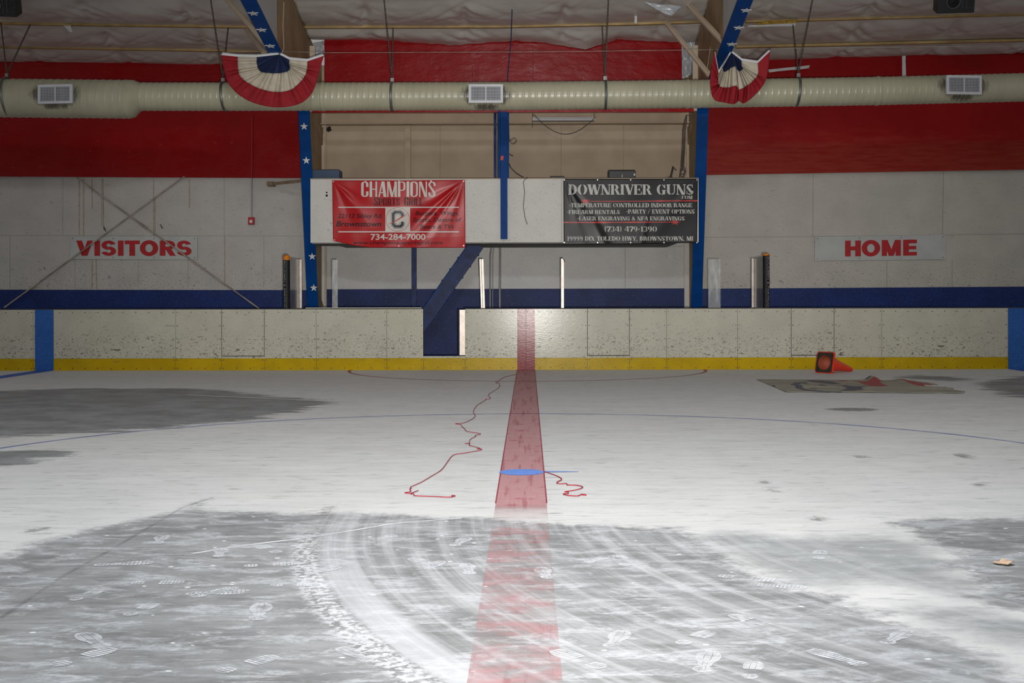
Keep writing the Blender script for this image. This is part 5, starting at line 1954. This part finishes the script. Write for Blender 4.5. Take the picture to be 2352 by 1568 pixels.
PANELS = [(-430, 76, 'outermost white board panel at the VISITORS end, left of the blue stripe'), (76, 403, 'white board panel carrying the blue stripe at the VISITORS end'),
          (403, 509, 'narrow white board panel between the blue stripe panel and the VISITORS gate'),
          (607, 726, 'white board panel just right of the VISITORS gate, under the black pad'),
          (726, 888, 'white board panel below the left half of the red banner'), (888, 972, 'narrow white board panel ending at the open gateway'),
          (1068, 1208, 'white board panel between the open gateway and the red stripe'), (1208, 1349, 'white board panel from the red stripe to the shut gate'),
          (1446, 1531, 'narrow white board panel right of the shut gate near the red stripe'),
          (1531, 1694, 'white board panel under the right blue column'), (1694, 1817, 'white board panel under the shield end with worn orange top'),
          (1916, 2025, 'white board panel right of the gate behind the traffic cone'), (2025, 2315, 'long white board panel below and right of the HOME sign'),
          (2315, 2700, 'board panel carrying the blue stripe at the HOME end')]
for px0, px1, lb in PANELS:
    x0, x1 = X(px0), X(px1)
    t = thing('dasher_panel', ((x0 + x1) / 2, DB, 0), lb, 'rink board', 'white rink board panels')
    mb = MB()
    facing(mb, x0, x1, KT, BT)
    screws(mb, x0, x1, (BT - 0.05, KT + 0.33), (BT - 0.285, KT + 0.17))
    mb.build('facing', [M['board'], M['screw']], t)
    mb = MB()
    facing(mb, x0, x1, 0.0, KT - 0.002, DB - 0.004)
    screws(mb, x0, x1, (0.035,), (KT - 0.03,), 0.22, DB - 0.004, 1, 0.011)
    mb.build('kick_plate', [M['kick'], M['screw']], t)
    mb = MB()
    mb.box(x0, x1, DB - 0.002, DB + 0.12, BT, BT + 0.014)
    mb.build('cap_rail', M['gap'], t)
    mb = MB()
    mb.box(x0, x1, DB + 0.025, DB + 0.10, 0.0, BT - 0.001)
    mb.build('frame', M['gap'], t)
    st_ = None
    if px0 == 76:
        st_ = [(80.5, 123, 'bluestripe', 'blue_stripe')]
    elif px0 == 2315:
        st_ = [(2315.5, 2357, 'bluestripe', 'blue_stripe')]
    elif px0 == 1068:
        st_ = [(1188, 1207.7, 'redstripe', 'red_stripe')]
    elif px0 == 1208:
        st_ = [(1208.3, 1228.5, 'redstripe', 'red_stripe')]
    if st_:
        for a, b, mt, nm in st_:
            mb = MB()
            mb.box(X(a), X(b), DB - 0.007, DB + 0.003, 0.0, BT)
            if mt == 'redstripe':
                xa, xb = X(a), X(b)
                for z in (BT - 0.05, BT - 0.285, 0.035):
                    for x in (xa + 0.02, xb - 0.02):
                        mb.disc((x, DB - 0.006, z), 0.009, (0, -1, 0), 6, 0.003, 1)
            mb.build(nm, [M[mt], M['screw']], t)
GATES = [(509, 607, 'shut white gate in the boards on the VISITORS side'), (1349, 1446, 'shut white gate in the boards right of the red stripe'), (1817, 1916, 'shut white gate in the boards behind the traffic cone')]
GB = Z(816.5, DB)
for px0, px1, lb in GATES:
    x0, x1 = X(px0), X(px1)
    t = thing('rink_gate', ((x0 + x1) / 2, DB, GB), lb, 'rink gate', 'shut gates in the boards')
    mb = MB()
    facing(mb, x0 + 0.004, x1 - 0.004, GB + 0.006, BT)
    screws(mb, x0, x1, (BT - 0.05, KT + 0.33), (BT - 0.285, KT + 0.17))
    mb.build('facing', [M['board'], M['screw']], t)
    mb = MB()
    mb.box(x0 - 0.003, x1 + 0.003, DB + 0.022, DB + 0.07, GB - 0.004, BT - 0.002)
    mb.build('frame', M['gap'], t)
    mb = MB()
    mb.box(x0, x1, DB - 0.002, DB + 0.12, BT, BT + 0.014)
    mb.build('cap_rail', M['gap'], t)
SILLS = [(509, 607, 'yellow kick strip and sill beneath the VISITORS side gate'), (972, 1068, 'yellow kick strip and sill across the open gateway'),
         (1349, 1446, 'yellow kick strip and sill beneath the gate right of the red stripe'), (1817, 1916, 'yellow kick strip and sill beneath the gate behind the cone')]
for px0, px1, lb in SILLS:
    x0, x1 = X(px0), X(px1)
    t = thing('gate_sill', ((x0 + x1) / 2, DB, 0), lb, 'gate sill', 'sills under the gates')
    mb = MB()
    facing(mb, x0, x1, KT, GB - 0.006)
    mb.box(x0, x1, DB + 0.001, DB + 0.16, KT - 0.02, GB - 0.007)
    mb.build('sill', M['board'], t)
    mb = MB()
    facing(mb, x0, x1, 0.0, KT - 0.002, DB - 0.004)
    screws(mb, x0, x1, (0.035,), (KT - 0.03,), 0.22, DB - 0.004, 1, 0.011)
    mb.build('kick_plate', [M['kick'], M['screw']], t)

# open gate leaf swung back, its metal edge towards the ice
t = thing('open_gate', (X(1060, 22.1), 22.1, GB), 'open gate leaf swung back at the gateway, bright worn metal edge showing', 'rink gate')
xa, xb = X(1055.5, 22.05), X(1068.5, 22.05)
mb = MB()
mb.box(xa, xb, 22.05, 22.09, Z(815, 22.05), Z(711, 22.05))
mb.build('metal_edge', M['alu'], t)
mb = MB()
mb.box(xa - 0.02, xa - 0.002, 22.03, 22.12, Z(817, 22.05), Z(709.5, 22.05))
mb.build('edge_trim', M['gap'], t)
mb = MB()
mb.box(xa + 0.01, xb - 0.01, 22.09, 22.85, Z(815, 22.05), Z(711, 22.05))
mb.build('leaf', M['board'], t)
mb = MB()
mb.box(X(700), X(967.5), DB + 0.06, DB + 0.13, BT + 0.014, BT + 0.03)
tag(mb.build('top_ledge', M['board']), 'low pale ledge along the board top left of the gateway', 'ledge')

# ---------------------------------------------------------------- shields on the boards
TOPZ = BT + 0.014


def shield(pad_px, pane_y, padside, label, orange_frac, alu_px):
    t = thing('shield_end', (X((pad_px[0] + pad_px[1]) / 2), DB + 0.08, TOPZ), label, 'rink shield')
    px0, px1 = pad_px
    ztop = Z(pane_y, DB + 0.06)
    x0, x1 = X(px0), X(px1)
    xm, r = (x0 + x1) / 2, (x1 - x0) / 2
    yy = DB + 0.07
    zc = ztop - orange_frac
    mb = MB()
    rows = []
    prof = [(1.0, TOPZ), (1.0, zc)]
    for s_, z in prof:
        rows.append([(xm + r * s_ * math.cos(a), yy + r * s_ * math.sin(a), z) for a in np.linspace(0, 2 * math.pi, 25)])
    mb.grid(rows)
    mb.build('pad', M['pad'], t)
    mb = MB()
    rows = []
    for k in range(9):
        u = k / 8
        s_ = math.sqrt(max(0, 1 - max(0, (u - 0.45) / 0.55) ** 2)) if u > 0.45 else 1
        rows.append([(xm + r * 1.02 * s_ * math.cos(a), yy + r * 1.02 * s_ * math.sin(a), zc + (ztop - zc) * u) for a in np.linspace(0, 2 * math.pi, 25)])
    mb.grid(rows)
    mb.build('end_cap', M['orange'], t)['label'] = 'orange foam cap'
    # printing down the pad, letters turned on their side
    vf = text_mesh('BOUDMIN & PARTICO', 0.01)
    v, f = vf
    ax, bx_ = min(p[0] for p in v), max(p[0] for p in v)
    ay, by = min(p[1] for p in v), max(p[1] for p in v)
    mb = MB()
    V = []
    a_c = -math.pi / 2 - 0.42 * padside
    for p in v:
        k = (p[0] - ax) / (bx_ - ax)
        h = (p[1] - ay) / (by - ay) - 0.5
        a = a_c - 0.50 * h * -1
        V.append((xm + (r + 0.003) * math.cos(a), yy + (r + 0.003) * math.sin(a), zc - 0.02 - k * (zc - TOPZ - 0.04)))
    mb.add(V, f)
    mb.build('printing', M['padtext'], t)
    # pane running back from the boards
    xp = xm + padside * r * 0.55
    y1 = DB + 0.07 + 1.02
    mb = MB()
    mb.box(xp - 0.006, xp + 0.006, DB + 0.09, y1, TOPZ, ztop - 0.05)
    mb.build('pane', M['glass'], t)
    for (a, b) in alu_px:
        mb = MB()
        mb.box(X(a, y1 + 0.03), X(b, y1 + 0.03), y1 + 0.0, y1 + 0.05, TOPZ - 0.12, Z(594.5, y1))
        mb.build('post', M['alu'], t)
    mb = MB()
    mb.box(xp - 0.05, xp + 0.05, DB + 0.12, y1 + 0.1, 0.0, TOPZ - 0.001)
    mb.build('side_board', M['post_white'], t)


shield((649, 664.5), 583.5, 1, 'shield end with black pad and full orange cap, VISITORS side', 0.095, ((683.5, 687.5), (688.8, 694)))
shield((1754, 1769.5), 582.5, -1, 'shield end with black pad and worn orange top, HOME side', 0.04, ((1726, 1731.5), (1733, 1736.5)))


def free_pane(x0p, x1p, label):
    mb = MB()
    mb.box(X(x0p, 22.1), X(x1p, 22.1), 22.1, 22.112, TOPZ - 0.02, Z(595.5, 22.1))
    tag(mb.build('clear_shield', M['glass2']), label, 'rink shield')


free_pane(763, 775.5, 'narrow clear shield strip standing on the boards right of the left blue column')
free_pane(1627, 1655, 'wider clear shield strip standing on the boards right of the right blue column')
t = thing('shield_post', (X(1107, 22.2), 22.2, TOPZ), 'leaning bright aluminium shield post above the gateway, beside the slanted beam', 'shield post')
mb = MB()
a, b = P(1105.5, 595, 22.2), P(1109.5, 707, 22.2)
mb.bar(a + Vector((-0.018, 0, 0)), b + Vector((-0.018, 0, -0.1)), 0.028, 0.04, 0, (0, 1, 0))
mb.build('channel', M['alu'], t)
mb = MB()
mb.bar(a + Vector((0.02, 0.01, 0)), b + Vector((0.02, 0.01, -0.1)), 0.034, 0.04, 0, (0, 1, 0))
mb.build('cover_strip', M['alu'], t)
t = thing('shield_post', (X(1292, 22.2), 22.2, TOPZ), 'upright bright aluminium shield post above the boards right of the red stripe', 'shield post')
mb = MB()
a, b = P(1291.8, 594, 22.2), P(1291.8, 707, 22.2)
mb.box(a.x - 0.024, a.x + 0.024, 22.18, 22.22, b.z - 0.1, a.z)
mb.build('channel', M['alu'], t)
mb = MB()
mb.tube([P(1294, 594, 22.17), P(1297, 601, 22.17)], 0.008, 6)
mb.build('clip', M['black'], t)
# side dasher carrying the free panes and posts, behind the boards
mb = MB()
mb.box(X(740), X(965), DB + 0.125, DB + 0.2, 0, TOPZ - 0.02)
struct(mb.build('trim_7', M['post_white']))
mb = MB()
mb.box(X(1075), X(1700), DB + 0.125, DB + 0.45, 0, TOPZ - 0.05)
struct(mb.build('trim_8', M['post_white']))

# ---------------------------------------------------------------- traffic cone lying down
tip = FL(1965, 852.5, 0.03)
bc = FL(1894, 858.5, 0.0)
ax = Vector((math.sin(math.radians(52)), math.cos(math.radians(52)), 0))
bot = P(1894, 857, 20.75)
half = 0.178
base_c = Vector((bot.x, 20.75, half * 0.985))
Lc = 0.72
tipv = base_c + ax * Lc + Vector((0, 0, -half * 0.985 + 0.03))
axis = (tipv - base_c).normalized()
t = thing('traffic_cone', (base_c.x, base_c.y, 0), 'orange traffic cone lying on its side by the boards under the HOME sign', 'traffic cone')
sidev = axis.cross(Vector((0, 0, 1))).normalized()
upv = sidev.cross(axis).normalized()


def cpt(s_, u, v):
    return base_c + axis * s_ + sidev * u + upv * v


def rsq(h, rc, n=36):
    o = []
    for k in range(n):
        a = 2 * math.pi * k / n
        ca, sa = math.cos(a), math.sin(a)
        r = min(h / max(abs(ca), abs(sa)), (h - rc * 0.3) * math.sqrt(2) * 0.985)
        o.append((r * ca, r * sa))
    return o


mb = MB()
o_ = rsq(half, 0.025)
i_ = [(0.125 * u / math.hypot(u, v), 0.125 * v / math.hypot(u, v)) for u, v in o_]
for k in range(36):
    j = (k + 1) % 36
    q4 = [o_[k], o_[j], i_[j], i_[k]]
    mb.hexa([cpt(0.0, u, v) for u, v in q4], [cpt(0.03, u, v) for u, v in q4])
mb.build('base', M['cone'], t)
mb = MB()
o_ = rsq(half - 0.012, 0.02)
i_ = [(0.125 * u / math.hypot(u, v), 0.125 * v / math.hypot(u, v)) for u, v in o_]
# underside recess: dark square with a round hole showing the inside
oo = [cpt(-0.003, u, v) for u, v in o_]
ii = [cpt(-0.003, u, v) for u, v in i_]
mb.add(oo + ii, [(k, (k + 1) % 36, 36 + (k + 1) % 36, 36 + k) for k in range(36)])
for a in (45, 135, 225, 315):
    q = math.radians(a)
    mb.bar(cpt(-0.006, 0.14 * math.cos(q), 0.14 * math.sin(q)), cpt(-0.006, 0.205 * math.cos(q), 0.205 * math.sin(q)), 0.014, 0.008, 0, axis)
mb.build('underside', M['conedark'], t)
mb = MB()
rows = []
for s_, r in ((0.03, 0.132), (0.05, 0.128), (Lc - 0.03, 0.036), (Lc - 0.008, 0.030), (Lc, 0.018), (Lc + 0.002, 0.0)):
    rows.append([cpt(s_, r * math.cos(a), r * math.sin(a)) for a in np.linspace(0, 2 * math.pi, 33)])
mb.grid(rows)
mb.build('cone_body', M['cone'], t)
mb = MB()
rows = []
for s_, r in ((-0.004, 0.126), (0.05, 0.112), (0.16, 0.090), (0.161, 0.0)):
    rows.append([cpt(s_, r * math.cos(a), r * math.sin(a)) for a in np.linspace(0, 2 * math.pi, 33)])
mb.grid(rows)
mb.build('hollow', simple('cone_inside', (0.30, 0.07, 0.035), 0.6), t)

# ---------------------------------------------------------------- torn logo sheet lying on the ice floor
def torn_sheet():
    c = [FL(1738, 872), FL(2150, 875), FL(2238, 904), FL(1806, 901)]
    nx, ny = 110, 46
    rows = []
    U, V = [], []
    for j in range(ny + 1):
        r = []
        for i in range(nx + 1):
            u, v = i / nx, j / ny
            p = c[0] * (1 - u) * (1 - v) + c[1] * u * (1 - v) + c[2] * u * v + c[3] * (1 - u) * v
            z = 0.006 + 0.012 * fbm(np.array([u * 14]), np.array([v * 8]), 3, 3)[0]
            z += 0.07 * math.exp(-((u - 0.64) / 0.028) ** 2) * math.exp(-((v - 0.06) / 0.20) ** 2)
            z += 0.03 * math.exp(-((u - 0.80) / 0.03) ** 2) * math.exp(-((v - 0.12) / 0.2) ** 2)
            z += 0.02 * math.exp(-((v - 0.62 - 0.1 * u) / 0.04) ** 2)
            p = Vector((p.x, p.y, z))
            r.append(p)
            U.append(u)
            V.append(v)
        rows.append(r)
    mb = MB()
    mb.grid(rows)
    # tear away the right end
    keep_f, keep_m = [], []
    U, V = np.array(U), np.array(V)
    edge_u = 0.965 + 0.03 * (vnoise(V * 9, V * 0, 3) - 0.5) * 2
    notch = (U > 0.86 - 0.12 * (V - 0.42)) & (np.abs(V - 0.42 - (U - 0.85) * 0.4) < 0.07 + 0.10 * (U - 0.82) + 0.03 * vnoise(U * 30, V * 3, 2))
    top = (V < 0.25 * (vnoise(U * 14, V * 0 + 4, 6) > 0.3) * np.clip((U - 0.86) / 0.1, 0, 1))
    dead = (U > edge_u) | notch | top
    for f in mb.f:
        if not any(dead[i] for i in f):
            keep_f.append(f)
    mb.f = keep_f
    mb.m = [0] * len(keep_f)
    mb.sm = [True] * len(keep_f)
    o = mb.build('torn_sheet', M['bunwhite'])
    me = o.data
    # ink areas
    ink = np.full(len(U), 9.0)
    red_ = np.full(len(U), 9.0)
    blue_polys = [[(.10, .75), (.12, .45), (.17, .28), (.24, .22), (.25, .26), (.19, .36), (.15, .55), (.14, .80), (.20, .93), (.30, .97), (.30, 1.0), (.18, 1.0), (.11, .92)],
                  [(.25, .10), (.32, .04), (.40, .16), (.42, .36), (.36, .42), (.30, .30), (.27, .24)],
                  [(.32, .55), (.40, .48), (.47, .62), (.46, .80), (.38, .92), (.30, .90), (.36, .80), (.38, .70)],
                  [(.21, .55), (.25, .50), (.26, .62), (.22, .66)], [(.27, .45), (.30, .44), (.31, .56), (.27, .58)], [(.20, .30), (.23, .28), (.235, .40), (.205, .42)],
                  [(.46, .62), (.55, .60), (.55, .66), (.47, .70)], [(.60, 0), (.64, -.1), (.645, .05), (.61, .10)],
                  [(.17, .72), (.21, .74), (.21, .80), (.17, .78)]]
    red_polys = [[(.52, .10), (.60, .12), (.70, .14), (.68, .20), (.64, .28), (.64, .60), (.54, .60), (.53, .35), (.54, .2)], [(.78, .10), (.86, .02), (.87, .20), (.92, .35), (.93, .56), (.81, .50)],
                 [(.44, .08), (.50, .06), (.49, .15), (.45, .16)]]
    for pl in blue_polys:
        ink = np.minimum(ink, sdist(U, V * 0.55, [(a, b * 0.55) for a, b in pl]))
    for pl in red_polys:
        red_ = np.minimum(red_, sdist(U, V * 0.55, [(a, b * 0.55) for a, b in pl]))
    for nm, arr in (('ink', ink), ('redink', red_)):
        at = me.attributes.new(nm, 'FLOAT', 'POINT')
        at.data.foreach_set('value', np.clip(arr, -1, 1).astype(np.float32))
    t = NT('printed_sheet')
    v = t.geo()
    base = t.mix(t.ramp(t.noise(v, 2.5, 4), 0.3, 0.7), (0.23, 0.225, 0.18), (0.31, 0.30, 0.245))
    nz = t.math('MULTIPLY', t.math('SUBTRACT', t.noise(v, 9, 4), 0.5), 0.03)
    base = t.mix(t.ramp(t.math('ADD', t.attr('ink'), nz), 0.004, -0.004, 0, 0.9), base, (0.06, 0.065, 0.10))
    base = t.mix(t.ramp(t.math('ADD', t.attr('redink'), nz), 0.004, -0.004, 0, 0.9), base, (0.30, 0.03, 0.035))
    t.set(base, 0.55, 0, 0.4)
    me.materials.clear()
    me.materials.append(t.mat)
    o.modifiers.new('s', 'SOLIDIFY').thickness = 0.004
    return tag(o, 'torn rumpled printed sheet with navy and red patches lying flat in front of the cone', 'torn sheet')


torn_sheet()

# ---------------------------------------------------------------- red strings on the floor
def string(pxs, label, r=0.006):
    pts = [FL(x, y, 0.006) for x, y in pxs]
    out = []
    n = len(pts)
    for i in range(n - 1):
        for k in range(4):
            out.append(catmull(pts[max(0, i - 1)], pts[i], pts[i + 1], pts[min(n - 1, i + 2)], k / 4))
    out.append(pts[-1])
    mb = MB()
    mb.tube(out, r, 6)
    return tag(mb.build('yarn', M['string']), label, 'yarn')


z5 = 2265 / 520.0


def c5(l):
    return [(900 + a / z5, 840 + b / z5) for a, b in l]


string(c5([(1250, 85), (1180, 98), (1115, 118), (1080, 140), (1075, 155), (1045, 155), (1048, 172), (1060, 165), (1080, 185), (1072, 215), (1020, 250), (965, 290), (988, 318), (970, 330), (935, 332), (945, 335), (890, 370),
           (845, 403), (815, 460), (836, 500), (780, 545), (705, 573), (635, 578), (690, 587), (700, 602), (725, 625), (752, 655), (830, 667), (888, 680), (835, 695), (838, 705), (785, 735), (775, 770), (733, 776), (780, 778), (775, 795),
           (830, 808), (885, 825), (852, 828), (902, 835), (850, 850), (730, 872), (615, 892), (550, 970), (495, 1040), (400, 1100), (290, 1165), (190, 1210), (195, 1225), (180, 1232), (192, 1250), (170, 1262), (130, 1268), (180, 1275), (215, 1265),
           (265, 1246), (225, 1262), (190, 1280), (215, 1280), (235, 1298), (330, 1303), (450, 1307), (560, 1313), (605, 1308), (600, 1296), (635, 1300), (595, 1310)]),
       'long red yarn wandering over the floor from the boards, left of the red line', 0.0028)
string(c5([(1518, 1055), (1560, 1068), (1640, 1095), (1700, 1132), (1650, 1165), (1680, 1178), (1745, 1176), (1760, 1190), (1830, 1193), (1870, 1198), (1910, 1210), (1880, 1230), (1800, 1248), (1730, 1258), (1765, 1262), (1760, 1275), (1715, 1280),
           (1740, 1290), (1790, 1298), (1860, 1300), (1900, 1284), (1945, 1290), (1900, 1292)]), 'short red yarn curling away right of the blue centre spot', 0.0032)

# dry leaf
c = FL(2306, 1293, 0.008)
mb = MB()
pts = [(-0.075, 0.03), (-0.05, 0.045), (-0.03, 0.02), (0.0, 0.045), (0.03, 0.03), (0.06, 0.035), (0.075, -0.01), (0.05, -0.03), (0.01, -0.045), (-0.02, -0.02), (-0.055, -0.01)]
top = [c + Vector((a * 0.62, b * 0.75, 0.005 + 0.007 * math.sin(a * 40 + b * 30))) for a, b in pts]
mb.add([c + Vector((0, 0, 0.004))] + top, [(0, i + 1, (i + 1) % len(pts) + 1) for i in range(len(pts))])
o = mb.build('dry_leaf', M['leaf'])
o.modifiers.new('s', 'SOLIDIFY').thickness = 0.003
tag(o, 'small curled tan scrap like a dry leaf on the grey floor', 'leaf')

for o in list(bpy.data.objects):
    if '_o' in o:
        del o['_o']
